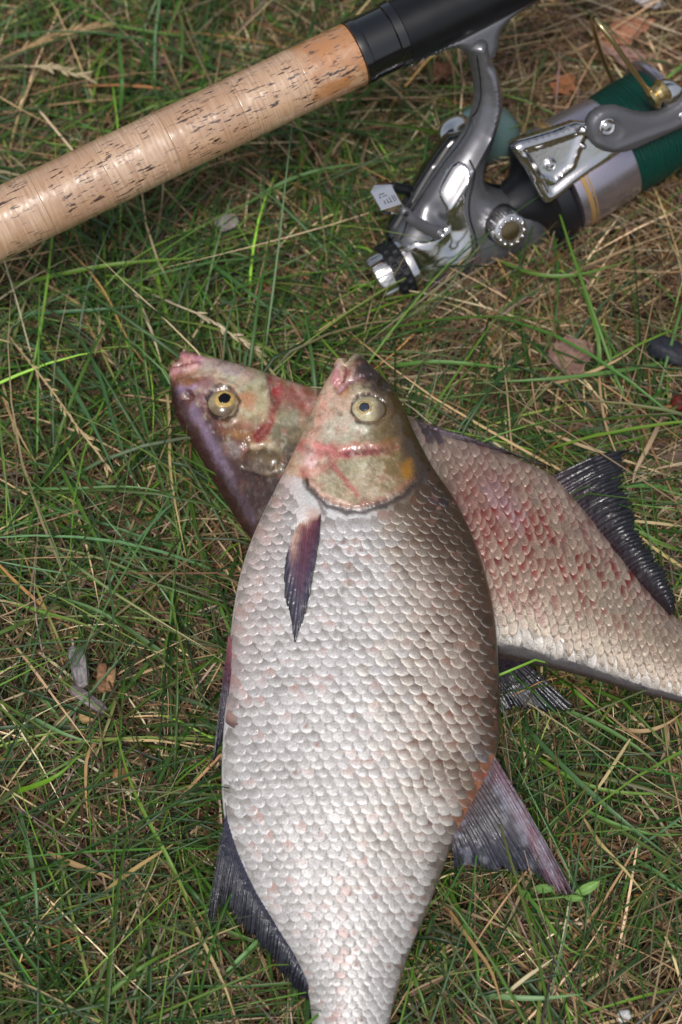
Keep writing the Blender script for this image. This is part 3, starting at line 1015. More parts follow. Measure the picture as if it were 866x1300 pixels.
def make_scales(f, rootobj, rows, head, colour, tint, visible, seed, lift=.00024, tmax=.97, skew=0.0):
    """rows(a) -> (row spacing, column spacing) in pixels; each scale is a thin domed plate that overlaps the next"""
    r = np.random.default_rng(seed)
    a = 90.0
    out = []
    i = 0
    while a < f.L * .985:
        dr, dc = rows(a)
        b, k = f.edges(np.array([a]))
        b, k = float(b[0]), float(k[0])
        mid = (b + k) / 2
        n = int(abs(k - b) / dc / 2) + 4
        for j in range(-n, n + 1):
            v = mid * .8 + (j + .5 * (i % 2)) * dc
            t = (v - mid) / ((k - b) / 2)
            if -.975 < t < tmax:
                out.append((a + r.normal(0, dr * .07), v + r.normal(0, dc * .05), dr, dc, t))
        a += dr
        i += 1
    Q = np.array(out)
    ctr = f.a0 + Q[:, 0:1] * f.ax + Q[:, 1:2] * f.pe
    ph = project(f.surf(ctr))
    keep = ~inside(ph, head)
    Q, ctr, ph = Q[keep], ctr[keep], ph[keep]
    N = len(Q)
    uu = np.array([-.95, -.35, .12, .40, .60, .74])
    half = np.array([.44, .52, .56, .53, .42, .22])
    hh = np.array([-.7, .25, .75, 1.0, .95, .75])
    ww = np.array([-1, -.5, 0, .5, 1.0])
    nu, nw = len(uu), len(ww)
    al = (uu[None, :, None] * Q[:, 2, None, None] * 1.08 + 0 * ww)
    bw = (half[None, :, None] * ww[None, None, :] * Q[:, 3, None, None] * 1.06)
    al = al - (np.abs(ww) ** 2)[None, None, :] * (uu[None, :, None] > .4) * Q[:, 2, None, None] * .10
    al = al + skew * bw * r.uniform(.6, 1.4, N)[:, None, None]
    ang = r.normal(0, .12, N)[:, None, None]
    al, bw = al * np.cos(ang) - bw * np.sin(ang), al * np.sin(ang) + bw * np.cos(ang)
    aa, vv_ = Q[:, 0, None, None] + al, Q[:, 1, None, None] + bw
    b_, k_ = f.edges(aa)
    m_, w_ = (b_ + k_) / 2, (k_ - b_) / 2
    vv_ = m_ + np.clip((vv_ - m_) / w_, -.985, tmax + .01) * w_
    p2 = f.a0 + aa[..., None] * f.ax + vv_[..., None] * f.pe
    sz = (Q[:, 3] / 18.0)[:, None, None]
    lf = lift * r.uniform(.6, 1.45, N)[:, None, None] * sz
    tw = -.25 + r.normal(0, .45, N)[:, None, None]
    ex = lf * (hh[None, :, None] * (1 - .55 * ww[None, None, :] ** 2) + tw * ww[None, None, :] * np.maximum(hh, 0)[None, :, None]) + .00022
    ex = ex * sstep(1.0, .9, np.abs(Q[:, 4]))[:, None, None]
    V = f.surf(p2, ex)
    c0 = colour(ph[:, None, :], None, Q[:, 4][:, None])[:, 0]
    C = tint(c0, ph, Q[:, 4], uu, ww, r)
    F1 = grid_faces(nu, nw)
    # real thickness: a rim that drops from the free edge back to the skin
    rim = [j for j in range(2 * nw, nu * nw, nw)] + [(nu - 1) * nw + j for j in range(1, nw)] + [k_ * nw + nw - 1 for k_ in range(nu - 2, 1, -1)]
    rim = np.array(rim)
    Vf = V.reshape(N, -1, 3)
    Cf = C.reshape(N, -1, 3)
    low = Vf[:, rim] - f.n * np.minimum(.0004, .00012 + ex.reshape(N, -1)[:, rim])[..., None]
    Vf = np.concatenate([Vf, low], 1)
    Cf = np.concatenate([Cf, Cf[:, rim] * .7], 1)
    nr = len(rim)
    k0 = nu * nw
    FR = np.array([(rim[q], rim[q + 1], k0 + q + 1, k0 + q) for q in range(nr - 1)])
    F = np.vstack([F1, FR])
    inframe = (ph[:, 0] > -6) & (ph[:, 0] < PW + 6) & (ph[:, 1] > -6) & (ph[:, 1] < PH + 6) & visible(ph)
    size = Q[:, 2] * Q[:, 3] * inframe
    order = np.argsort(-size)
    own = [q for q in order[:300] if inframe[q]]
    rest = np.setdiff1d(np.arange(N), own)
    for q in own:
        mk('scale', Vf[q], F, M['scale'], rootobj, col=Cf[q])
    if len(rest):
        nv = Vf.shape[1]
        FF = (np.arange(len(rest))[:, None, None] * nv + F[None]).reshape(-1, 4)
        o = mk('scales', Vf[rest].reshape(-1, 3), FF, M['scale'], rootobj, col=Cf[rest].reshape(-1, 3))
        o['kind'] = 'stuff'
    return N


def tint1(c0, ph, t, uu, ww, r):
    N = len(c0)
    brown = sstep(-.05, .5, t + r.normal(0, .12, N)) * sstep(1250, 950, ph[:, 1])
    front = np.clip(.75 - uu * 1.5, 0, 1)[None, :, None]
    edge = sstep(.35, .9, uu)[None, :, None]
    base = c0 * r.uniform(.9, 1.1, (N, 1))
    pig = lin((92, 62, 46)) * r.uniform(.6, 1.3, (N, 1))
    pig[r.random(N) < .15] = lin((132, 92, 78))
    shade_pink = lin((142, 134, 128)) * np.ones((N, 1))
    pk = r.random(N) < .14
    shade_pink[pk] = lin((180, 148, 138))
    wpig_shade = (brown * r.uniform(.3, 1, N))[:, None, None] * front + (1 - brown)[:, None, None] * front * r.uniform(.45, .95, N)[:, None, None]  # pigment on brown scales; elsewhere painted shade where scales overlap
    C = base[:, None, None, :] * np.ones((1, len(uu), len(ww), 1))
    C = C * (1 - wpig_shade[..., None]) + (pig * brown[:, None] + shade_pink * (1 - brown[:, None]))[:, None, None, :] * wpig_shade[..., None]
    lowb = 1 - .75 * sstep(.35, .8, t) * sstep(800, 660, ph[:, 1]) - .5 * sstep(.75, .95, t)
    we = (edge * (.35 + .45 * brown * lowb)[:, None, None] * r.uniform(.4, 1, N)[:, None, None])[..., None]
    C = C * (1 - we) + lin((216, 212, 208)) * we  # white free edges: highlights painted into the colour
    C *= (1 - .22 * sstep(.25, .75, t) * sstep(880, 660, ph[:, 1]) - .12 * sstep(.7, .95, t))[:, None, None, None] * (1 + brown[:, None, None, None] * np.array([.04, 0, -.08]))
    ll = dist_poly(ph, [(446, 690), (440, 735), (430, 790), (428, 830)]) < 5.0
    C[ll, 2:4, 2] = .5 * C[ll, 2:4, 2] + .5 * lin((112, 94, 80))
    spot = (r.random(N) < .03) & (t > -.5)
    C[spot, 2:3, 2] = lin((150, 112, 100))
    C *= r.uniform(.86, 1.12, (N, len(uu), len(ww), 1))
    return np.clip(C, .01, .85)


def tint2(c0, ph, t, uu, ww, r):
    N = len(c0)
    x, y = ph[:, 0], ph[:, 1]
    red = 1.5 * np.exp(-((x - 640) / 80) ** 2 - ((y - 690) / 75) ** 2) + .9 * np.exp(-((x - 770) / 80) ** 2 - ((y - 740) / 50) ** 2) + .22
    red = red * (r.random(N) < .6) * r.uniform(.3, 1.1, N) * sstep(.75, .55, t)
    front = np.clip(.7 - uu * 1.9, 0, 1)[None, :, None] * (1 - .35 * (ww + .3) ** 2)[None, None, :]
    base = c0 * r.uniform(.85, 1.15, (N, 1))
    C = base[:, None, None, :] * np.ones((1, len(uu), len(ww), 1))
    wr = np.clip(red, 0, 1)[:, None, None] * np.clip(front * 1.15, 0, 1)
    rc = lin((140, 44, 36)) * r.uniform(.7, 1.2, (N, 1))
    C = C * (1 - wr[..., None]) + rc[:, None, None, :] * wr[..., None]
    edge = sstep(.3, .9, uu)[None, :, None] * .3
    C = C * (1 - edge[..., None]) + lin((196, 184, 166)) * edge[..., None]  # free edges paled as a painted highlight
    C = C * (1 - .35 * np.clip(front, 0, 1))[..., None]  # scale fronts darkened as painted shade under the overlap
    C *= r.uniform(.84, 1.12, (N, len(uu), len(ww), 1))
    return np.clip(C, .01, .8)


# ---- eyes


M['pupil'] = material('pupil', attr=True, rough=0.15, spec=0.35, coat=0.15, coat_rough=0.04)


def make_eye(f, rootobj, px, rpx, gaze, squash, ring, pupil_col, globe_col, rp, ri, seed):
    p2 = f.find(px)
    P0 = f.surf(p2[None], relief=False)[0]
    ax = f.n + C_R * gaze[0] - C_U * gaze[1]
    ax /= np.linalg.norm(ax)
    R = rpx * mpp(P0)
    ex = np.cross(C_U, f.n)
    ex /= np.linalg.norm(ex)
    ey = np.cross(f.n, ex)
    c0 = P0 - f.n * R * .30
    # globe: flattened ball
    nu, nv = 20, 40
    th = np.linspace(0, math.pi * .62, nu)
    phi = np.linspace(0, 2 * math.pi, nv, endpoint=False)
    T, Ph = np.meshgrid(th, phi, indexing='ij')
    loc = np.stack([np.sin(T) * np.cos(Ph) * R * squash[0], np.sin(T) * np.sin(Ph) * R * squash[1], np.cos(T) * R * .62], -1)
    V = c0 + loc[..., 0:1] * ex + loc[..., 1:2] * ey + loc[..., 2:3] * f.n
    nz = fbm(loc[..., 0] * 600, loc[..., 1] * 600, seed)
    c = lin(globe_col) * (1 + .35 * nz[..., None])
    lowdark = sstep(.05, .6, -(loc[..., 1]) / R * gaze[2] + loc[..., 0] / R * gaze[3] + .15 * nz)[..., None]
    c = c * (1 - .85 * lowdark) + lin((78, 56, 38)) * .85 * lowdark
    c = c * (1 - .45 * sstep(.15, .4, nz)[..., None]) + lin((120, 96, 50)) * .45 * sstep(.15, .4, nz)[..., None]
    rimw = sstep(math.pi * .36, math.pi * .43, T)[..., None]
    c = c * (1 - rimw) + lin((40, 30, 30)) * rimw
    F = [tuple(q) for q in grid_faces(nu, nv, wrap=True).tolist()]
    eye = mk('eye', V.reshape(-1, 3), F, M['eye'], rootobj, col=np.clip(c.reshape(-1, 3), 0.01, .9))

    def cap(name, r0, r1, lift, col, colv=.2, mt='eye'):
        q = np.linspace(r0, r1, 6)
        Rr, Pp = np.meshgrid(q, phi, indexing='ij')
        Rr = Rr * (1 + .06 * np.sin(Pp * 2 + seed) + .025 * np.sin(Pp * 5 + 2 * seed) + .02 * np.sin(Pp * 9))
        x = gaze[0] * R + Rr * R * np.cos(Pp) * squash[0]
        y = -gaze[1] * R + Rr * R * np.sin(Pp) * squash[1]
        rr = np.clip((x / (R * squash[0])) ** 2 + (y / (R * squash[1])) ** 2, 0, .98)
        z = np.sqrt(1 - rr) * R * .62 + lift * np.sin(np.clip((Rr - r0) / (r1 - r0 + 1e-9), 0, 1) * math.pi * .5 + (math.pi / 2 if r0 == 0 else 0)) * .6 + lift * .4
        z = np.where((np.arange(6) == 5)[:, None], np.sqrt(1 - rr) * R * .62 - .0002, z)
        VV = c0 + x[..., None] * ex + y[..., None] * ey + z[..., None] * f.n
        nzz = fbm(x * 900, y * 900, seed + 3)
        cc = lin(col) * (1 + colv * nzz[..., None])
        return mk(name, VV.reshape(-1, 3), [tuple(q_) for q_ in grid_faces(6, nv, wrap=True).tolist()], M[mt], eye, col=np.clip(cc.reshape(-1, 3), .003, .9))
    cap('iris', rp * .9, ri, .00035, ring, .45)
    cap('pupil', 0.001, rp, .0003, pupil_col, .15, 'pupil')


# ---- fins


def make_fin(name, rootobj, base, tip, nrays, mapping, colour, seed, ridge_h=.0005, thick=.0006, jag=.06, sub=5, nv=26, sag=None):
    r = np.random.default_rng(seed)
    nu = nrays * sub + 1
    u = np.linspace(0, 1, nu)
    b, t = poly_at(chaikin(base, 2), u), poly_at(chaikin(tip, 1), u)
    rayj = 1 - jag * r.random(nrays + 1)
    kn = np.r_[0, np.cumsum(r.uniform(.5, 1.5, nrays))]
    uw = np.interp(u, kn / kn[-1], np.arange(nrays + 1) / nrays)
    fr = (uw * nrays) % 1.0
    ln = np.interp(uw * nrays, np.arange(nrays + 1), rayj)
    web = .5 - .5 * np.cos(fr * 2 * math.pi)                  # 0 on a ray, 1 between rays
    ln = ln * (1 - jag * 1.2 * web * r.uniform(.2, 1, nu))
    v = np.linspace(0, 1, nv)
    p2 = b[:, None] + (t - b)[:, None] * (v[None, :] * ln[:, None])[..., None]
    n1 = fbm(p2[..., 0] / 9, p2[..., 1] / 9, seed)
    perp = np.array([-(t - b).mean(0)[1], (t - b).mean(0)[0]])
    perp /= np.linalg.norm(perp)
    p2 = p2 + perp * (1.6 * fbm(u[:, None] * 6 + 0 * v, v[None] * 2 + 0 * u[:, None], seed + 5) * v[None])[..., None]
    hgt = ridge_h * (1 - web)[:, None] * (1 - .55 * v[None]) + .0007 * n1 * v[None]
    P, n = mapping(p2, v)
    top = P + n * (hgt + thick / 2)[..., None]
    bot = P - n * (thick / 2 * np.ones_like(hgt))[..., None]
    c = colour(u[:, None] + 0 * v[None], v[None] + 0 * u[:, None], n1, web[:, None] + 0 * v[None])
    V = np.vstack([top.reshape(-1, 3), bot.reshape(-1, 3)])
    C = np.vstack([c.reshape(-1, 3), c.reshape(-1, 3)])
    F1 = grid_faces(nu, nv)
    F2 = F1[:, ::-1] + nu * nv
    idx = np.arange(nu * nv).reshape(nu, nv)
    loop = np.r_[idx[:, 0], idx[-1, 1:], idx[-2::-1, -1], idx[0, -2:0:-1]]
    l2 = np.roll(loop, -1)
    FR = np.stack([loop, l2, l2 + nu * nv, loop + nu * nv], -1)
    return mk(name, V, np.vstack([F1, F2, FR]), M['fin'], rootobj, col=np.clip(C, .003, .8))


def flat_map(f, dz0=0.0, dz1=0.0, bow=0.0):
    def m(p2, v):
        P = f.plane(p2)
        off = dz0 + (dz1 - dz0) * v + bow * np.sin(v * math.pi)
        P = P + np.array([0, 0, 1.0]) * off[None, :, None]
        P[..., 2] = np.maximum(P[..., 2], .0035)
        return P, f.n
    return m


def on_body_map(f, l0, l1):
    def m(p2, v):
        off = l0 + (l1 - l0) * np.sin(np.clip(v, 0, 1) * math.pi * .8)
        return f.surf(p2, np.broadcast_to(off[None, :], p2.shape[:2])), f.n
    return m


def fincol(stops, web_col=None, al=.5):
    def c(u, v, n, web):
        k = np.array([q[0] for q in stops])
        cc = np.array([lin(q[1]) for q in stops])
        vv = np.clip(v + .06 * n, 0, 1)
        out = np.stack([np.interp(vv, k, cc[:, j]) for j in range(3)], -1)
        out = out * (1 + .25 * n[..., None])
        if web_col is not None:
            wv = (al * web)[..., None]
            out = out * (1 - wv) + lin(web_col) * wv
        return out
    return c


R1 = root('fish', F1_P0 * np.array([1, 1, 0]), 'pale silvery bream lying on top of the other fish, white scaly flank up', 'fish', 'freshly caught bream on the grass')
make_body(fish1, R1, end1, colour1, 430, 190)
HEAD1 = [(380, 430), (500, 430), (570, 590), (552, 590), (548, 616), (533, 629), (505, 652), (472, 663), (440, 665), (417, 658),
         (410, 662), (400, 672), (378, 676), (370, 664), (374, 640), (368, 622), (360, 612), (330, 640), (330, 590)]
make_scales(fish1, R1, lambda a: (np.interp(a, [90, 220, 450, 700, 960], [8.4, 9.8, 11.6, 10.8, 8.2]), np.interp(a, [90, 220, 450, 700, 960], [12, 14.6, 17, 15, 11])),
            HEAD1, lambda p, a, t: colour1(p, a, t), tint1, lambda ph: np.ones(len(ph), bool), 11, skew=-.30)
make_eye(fish1, R1, EYE1, 21, (-.26, -.02, .1, .8), (1.08, .88), (170, 148, 96), (50, 56, 68), (190, 180, 146), .34, .48, 5)


def pect_col(u, v, n, web):
    base = fincol([(0, (150, 88, 92)), (.25, (108, 62, 76)), (.6, (88, 64, 84)), (.8, (66, 66, 84)), (1, (48, 48, 54))], (70, 44, 60), .35)(u, v, n, web)
    wl = np.maximum(sstep(.38, .0, u + .10 * n) * sstep(.8, .4, v), sstep(.16, .04, v + .05 * n))[..., None]
    base = base * (1 - wl) + lin((196, 160, 142)) * wl
    wr = (sstep(.8, 1.0, u))[..., None] * .7
    return base * (1 - wr) + lin((58, 36, 44)) * wr


f1p = [fish1.find(p) for p in [(381, 664), (394, 652), (408, 650)]]
f1t = [fish1.find(p) for p in [(361, 712), (359, 745), (364, 778), (371, 806), (375, 824), (384, 798), (396, 745), (405, 692)]]
make_fin('pectoral_fin', R1, f1p, f1t, 15, on_body_map(fish1, -.0010, .0022), pect_col, 21, ridge_h=.00055, jag=.05)
make_fin('pelvic_fin', R1, [(291, 806), (300, 838)], [(270, 968), (276, 950), (290, 932)], 7, flat_map(fish1, .002, -.004, .003),
         fincol([(0, (150, 96, 100)), (.2, (96, 50, 64)), (.5, (48, 38, 54)), (1, (28, 30, 42))]), 22, jag=.04)
DARK = fincol([(0, (66, 64, 92)), (.3, (38, 38, 58)), (1, (22, 23, 31))], (18, 18, 25), .55)
make_fin('anal_fin', R1, [(292, 1010), (298, 1050), (312, 1092), (332, 1132), (357, 1172), (381, 1210), (399, 1250)],
         [(258, 1186), (266, 1184), (276, 1158), (290, 1160), (302, 1178), (320, 1194), (341, 1218), (360, 1246), (378, 1264), (396, 1272)],
         38, flat_map(fish1, .001, -.003, .003), DARK, 23, ridge_h=.0004, jag=.13)


def dors_col(u, v, n, web):
    base = fincol([(0, (96, 70, 66)), (.2, (66, 58, 62)), (.7, (58, 58, 72)), (1, (44, 46, 58))], (40, 36, 44), .6)(u, v, n, web)
    wl = (np.exp(-((u - .10) / .09) ** 2) * sstep(.0, .15, v))[..., None] * .85
    base = base * (1 - wl) + lin((112, 70, 86)) * wl
    w2 = sstep(.2, .5, n + .35 * np.sin(u * 9))[..., None] * .6
    return base * (1 - w2) + lin((128, 128, 142)) * w2


make_fin('dorsal_fin', R1, [(624, 955), (612, 990), (592, 1028), (572, 1068)],
         [(738, 1146), (722, 1144), (704, 1132), (686, 1114), (664, 1114), (644, 1106), (620, 1104), (598, 1098), (578, 1100)], 24,
         flat_map(fish1, .001, -.005, .003), dors_col, 24, ridge_h=.0005, jag=.11)
make_fin('tail_fin', R1, [(394, 1395), (440, 1400), (490, 1395)], [(335, 1580), (385, 1520), (440, 1482), (500, 1520), (560, 1580)], 20,
         flat_map(fish1, 0, -.008), DARK, 25, ridge_h=.0006, jag=.05)

R2 = root('fish', fish2.plane(np.array([400., 640.])) * np.array([1, 1, 0]), 'darker bream with bloodshot reddish scales, pinned under the paler fish', 'fish', 'freshly caught bream on the grass')
make_body(fish2, R2, end2, colour2, 400, 170)
HEAD2 = [(190, 430), (400, 430), (408, 520), (400, 570), (380, 640), (330, 720), (280, 700), (190, 560)]
F1_PH = np.vstack([fish1.bl, fish1.bk[::-1]])
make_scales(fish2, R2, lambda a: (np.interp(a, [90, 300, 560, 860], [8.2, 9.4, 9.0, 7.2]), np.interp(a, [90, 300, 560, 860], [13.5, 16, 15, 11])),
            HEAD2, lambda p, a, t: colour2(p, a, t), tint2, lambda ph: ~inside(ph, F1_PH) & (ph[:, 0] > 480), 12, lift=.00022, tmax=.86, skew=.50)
make_eye(fish2, R2, EYE2, 20, (.12, -.16, .9, 0), (1, 1), (196, 164, 92), (10, 11, 16), (160, 146, 116), .44, .66, 6)
DARK2 = fincol([(0, (62, 42, 50)), (.25, (36, 25, 33)), (.7, (22, 20, 26)), (1, (18, 19, 26))], (15, 13, 19), .6)
make_fin('anal_fin', R2, [(700, 606), (735, 650), (770, 695), (800, 735), (832, 770), (848, 786)],
         [(806, 572), (796, 584), (795, 622), (806, 656), (813, 680), (834, 712), (851, 740), (858, 768), (852, 786)], 44,
         flat_map(fish2, 0, .005, .004), DARK2, 31, ridge_h=.0006, jag=.16)
make_fin('dorsal_fin', R2, [(590, 822), (620, 824), (655, 830)], [(640, 905), (665, 898), (700, 908), (738, 900), (722, 888)], 12,
         flat_map(fish2, -.002, -.004, .002), DARK2, 32, ridge_h=.0008, jag=.08)
make_fin('pelvic_fin', R2, [(522, 540), (534, 556)], [(700, 596), (660, 580), (610, 572)], 8, flat_map(fish2, .004, .001, .003),
         fincol([(0, (70, 50, 66)), (.4, (60, 40, 54)), (1, (46, 30, 42))]), 33, jag=.05)
make_fin('tail_fin', R2, [(965, 862), (960, 900), (948, 935)], [(1150, 850), (1090, 905), (1060, 960), (1075, 1030), (1110, 1110)], 20,
         flat_map(fish2, 0, -.004), DARK2, 34, ridge_h=.0006, jag=.05)

# ------------------------------------------------------------------ fishing rod and reel
ROD_A, ROD_B = on_z((0, 284), .088), on_z((449, 69), .104)
ROD_D = (ROD_B - ROD_A) / np.linalg.norm(ROD_B - ROD_A)
ROD_O = ROD_A + ROD_D * (np.linalg.norm(ROD_B - ROD_A) * 590 / 449)
_p = np.cross(ROD_D, [0, 0, 1.0])
_p /= np.linalg.norm(_p)
_q = np.cross(_p, ROD_D)
ALPHA = math.radians(58)
RN = math.sin(ALPHA) * _p + math.cos(ALPHA) * _q             # the reel's side faces the camera, below the rod


def rp(px, h=0.0):
    return on_plane(np.asarray(px, float), ROD_O + RN * h, RN)


def frame(ax):
    ax = ax / np.linalg.norm(ax)
    e = np.cross(ax, [0.1, 0.2, 1.0])
    if np.linalg.norm(e) < 1e-3:
        e = np.cross(ax, [1.0, 0, 0])
    e /= np.linalg.norm(e)
    return ax, e, np.cross(ax, e)


def lathe(name, o, ax, prof, mat, parent, n=56, mod=None, cap=True, sharp=35, e=None, attr_cyl=False, col=None):
    """prof: (along, radius) in metres; mod(along, angle) -> radius change"""
    ax, e1, e2 = frame(ax)
    pr = np.array(prof, float)
    ph = np.linspace(0, 2 * math.pi, n, endpoint=False)
    A = pr[:, 0][:, None] + 0 * ph
    R = pr[:, 1][:, None] + 0 * ph
    if mod is not None:
        R = R + mod(A, ph[None] + 0 * A)
    V = o + A[..., None] * ax + R[..., None] * (np.cos(ph)[None, :, None] * e1 + np.sin(ph)[None, :, None] * e2)
    F = [tuple(q) for q in grid_faces(len(pr), n, wrap=True).tolist()]
    if cap:
        F.append(tuple(range(n - 1, -1, -1)))
        F.append(tuple((len(pr) - 1) * n + j for j in range(n)))
    C = None
    if callable(col):
        C = col(A, ph[None] + 0 * A).reshape(-1, 3)
    elif col is not None:
        C = np.broadcast_to(col, (len(pr) * n, 3))
    ob = mk(name, V.reshape(-1, 3), F, mat, parent, sharp=sharp, col=C)
    if attr_cyl:
        at = ob.data.attributes.new('cyl', 'FLOAT_VECTOR', 'POINT')
        cy = np.stack([A, ph[None] * R, 0 * A], -1).reshape(-1, 3)
        # closed seam hidden by using the circle itself
        cy = np.stack([A, np.cos(ph)[None] * R, np.sin(ph)[None] * R], -1).reshape(-1, 3)
        at.data.foreach_set('vector', cy.ravel())
    return ob


def tri_poly(poly, step):
    poly = np.asarray(poly, float)
    dens = []
    for a, b in zip(poly, np.roll(poly, -1, 0)):
        k = max(1, int(np.linalg.norm(b - a) / step))
        dens += [a + (b - a) * i / k for i in range(k)]
    bd = np.array(dens)
    lo, hi = bd.min(0), bd.max(0)
    gx_, gy_ = np.meshgrid(np.arange(lo[0], hi[0], step), np.arange(lo[1], hi[1], step * .87), indexing='ij')
    gx_ = gx_ + (np.arange(gx_.shape[1]) % 2)[None] * step / 2
    pts = np.stack([gx_, gy_], -1).reshape(-1, 2)
    pts = pts[inside(pts, bd)]
    if len(pts):
        pts = pts[dist_poly(pts, bd, True) > step * .55]
    nb = len(bd)
    allp = np.vstack([bd, pts])
    ed = [(i, (i + 1) % nb) for i in range(nb)]
    r = delaunay_2d_cdt([Vector(p) for p in allp], ed, [], 1, 1e-6)
    vv = np.array([(v[0], v[1]) for v in r[0]])
    return vv, [tuple(f) for f in r[2]], bd


def dome(d, R, H):
    q = np.clip(d / R, 0, 1)
    return H * np.sqrt(np.clip(1 - (1 - q) ** 2, 0, 1))


def inflate(name, poly, h0, H, R, mat, parent, step=3.0, smooth=2, edge=.0008, back=None, extra=None, sharp=50):
    """solid pillow: outline in the reel plane, rounded over R pixels, front height H, back height `back`"""
    poly = chaikin(poly, smooth, True) if smooth else np.asarray(poly, float)
    vv, ff, bd = tri_poly(poly, step)
    d = dist_poly(vv, bd, True)
    P = rp(vv, h0)
    hf = edge + dome(d, R, H - edge)
    if extra is not None:
        hf = hf + extra(vv, d)
    hb = edge + dome(d, R, (back if back is not None else H) - edge)
    n = len(vv)
    V = np.vstack([P + RN * hf[:, None], P - RN * hb[:, None]])
    F = []
    for f in ff:
        a = np.array([vv[i] for i in f])
        ar = sum(a[i][0] * a[(i + 1) % len(a)][1] - a[(i + 1) % len(a)][0] * a[i][1] for i in range(len(a)))
        g_ = f if ar < 0 else f[::-1]
        F.append(tuple(g_))
        F.append(tuple(i + n for i in g_[::-1]))
    key = {tuple(np.round(v, 4)): i for i, v in enumerate(vv)}
    ids = [key.get(tuple(np.round(b, 4))) for b in bd]
    ids = [i for i in ids if i is not None]
    ar = sum(bd[i][0] * bd[(i + 1) % len(bd)][1] - bd[(i + 1) % len(bd)][0] * bd[i][1] for i in range(len(bd)))
    for a, b in zip(ids, ids[1:] + ids[:1]):
        F.append((b, a, a + n, b + n) if ar < 0 else (a, b, b + n, a + n))
    return mk(name, V, F, mat, parent, sharp=sharp)


def tube(name, P, rad, mat, parent, n=14, flat=1.0, sharp=None):
    P = np.asarray(P, float)
    rad = np.broadcast_to(np.asarray(rad, float), (len(P),))
    t = np.gradient(P, axis=0)
    t /= np.linalg.norm(t, axis=1, keepdims=True)
    up = RN
    sd = np.cross(t, up)
    sd /= np.linalg.norm(sd, axis=1, keepdims=True)
    nn = np.cross(sd, t)
    ph = np.linspace(0, 2 * math.pi, n, endpoint=False)
    V = P[:, None] + rad[:, None, None] * (np.cos(ph)[None, :, None] * sd[:, None] + flat * np.sin(ph)[None, :, None] * nn[:, None])
    F = [tuple(q) for q in grid_faces(len(P), n, wrap=True).tolist()]
    F.append(tuple(range(n - 1, -1, -1)))
    F.append(tuple((len(P) - 1) * n + j for j in range(n)))
    return mk(name, V.reshape(-1, 3), F, mat, parent, sharp=sharp)


def cork_material():
    m = material('cork', attr=True, rough=0.5, spec=0.3, coat=1.0, coat_rough=0.2)
    t = m.node_tree
    b = t.nodes['Principled BSDF']
    b.inputs['Coat IOR'].default_value = 1.9
    vc = [n for n in t.nodes if n.type == 'VERTEX_COLOR'][0]
    at = t.nodes.new('ShaderNodeAttribute')
    at.attribute_name = 'cyl'

    def nz(scale, vec, detail=4, rough=.6):
        mp = t.nodes.new('ShaderNodeMapping')
        mp.inputs['Scale'].default_value = vec
        t.links.new(at.outputs['Vector'], mp.inputs['Vector'])
        n = t.nodes.new('ShaderNodeTexNoise')
        n.inputs['Scale'].default_value = scale
        n.inputs['Detail'].default_value = detail
        n.inputs['Roughness'].default_value = rough
        t.links.new(mp.outputs[0], n.inputs['Vector'])
        return n

    def ramp(src, a, b_):
        r = t.nodes.new('ShaderNodeMapRange')
        r.inputs['From Min'].default_value = a
        r.inputs['From Max'].default_value = b_
        t.links.new(src, r.inputs['Value'])
        return r.outputs[0]

    def mixc(fac, c1, c2):
        x = t.nodes.new('ShaderNodeMix')
        x.data_type = 'RGBA'
        t.links.new(fac, x.inputs['Factor'])
        for sock, c in (('A', c1), ('B', c2)):
            k = [i for i in x.inputs if i.name == sock and i.type == 'RGBA'][0]
            if isinstance(c, tuple):
                k.default_value = (*c, 1)
            else:
                t.links.new(c, k)
        return [o_ for o_ in x.outputs if o_.type == 'RGBA'][0]
    grain = nz(1, (900, 60, 60))                             # fine growth rings around the grip
    c1 = mixc(ramp(grain.outputs['Fac'], .35, .7), vc.outputs['Color'], tuple(lin((172, 132, 100))))
    blot = nz(1, (60, 80, 80), 3)
    c2 = mixc(ramp(blot.outputs['Fac'], .58, .72), c1, tuple(lin((206, 168, 132))))
    pits = nz(1, (190, 900, 900), 4, .6)                     # dark lenticels along the grip
    gate = nz(1, (55, 70, 70), 2)
    mul = t.nodes.new('ShaderNodeMath')
    mul.operation = 'MULTIPLY'
    t.links.new(ramp(pits.outputs['Fac'], .56, .60), mul.inputs[0])
    t.links.new(ramp(gate.outputs['Fac'], .44, .56), mul.inputs[1])
    c3 = mixc(mul.outputs[0], c2, tuple(lin((66, 40, 24))))
    t.links.new(c3, b.inputs['Base Color'])
    bp = t.nodes.new('ShaderNodeBump')
    bp.inputs['Distance'].default_value = -.0004
    bp.inputs['Strength'].default_value = .5
    t.links.new(mul.outputs[0], bp.inputs['Height'])
    t.links.new(bp.outputs[0], b.inputs['Normal'])
    wr = nz(1, (75, 45, 45), 3)                            # wrinkles of the clear shrink sleeve
    bp2 = t.nodes.new('ShaderNodeBump')
    bp2.inputs['Distance'].default_value = .0013
    bp2.inputs['Strength'].default_value = .8
    t.links.new(wr.outputs['Fac'], bp2.inputs['Height'])
    t.links.new(bp2.outputs[0], b.inputs['Coat Normal'])
    return m


M['cork'] = cork_material()
LA = np.linalg.norm(ROD_B - ROD_A)
RODR = root('fishing_rod', (ROD_O[0], ROD_O[1], 0.0), 'fishing rod with glossy cork handle and silver grey spinning reel of dark green line', 'fishing rod')
rL, rR = 43.5 * mpp(ROD_A), 41.0 * mpp(ROD_B)


def rad_at(a):
    return float(np.interp(a, [-.5, 0, LA, LA * 2], [rL * 1.0, rL, rR, rR]))


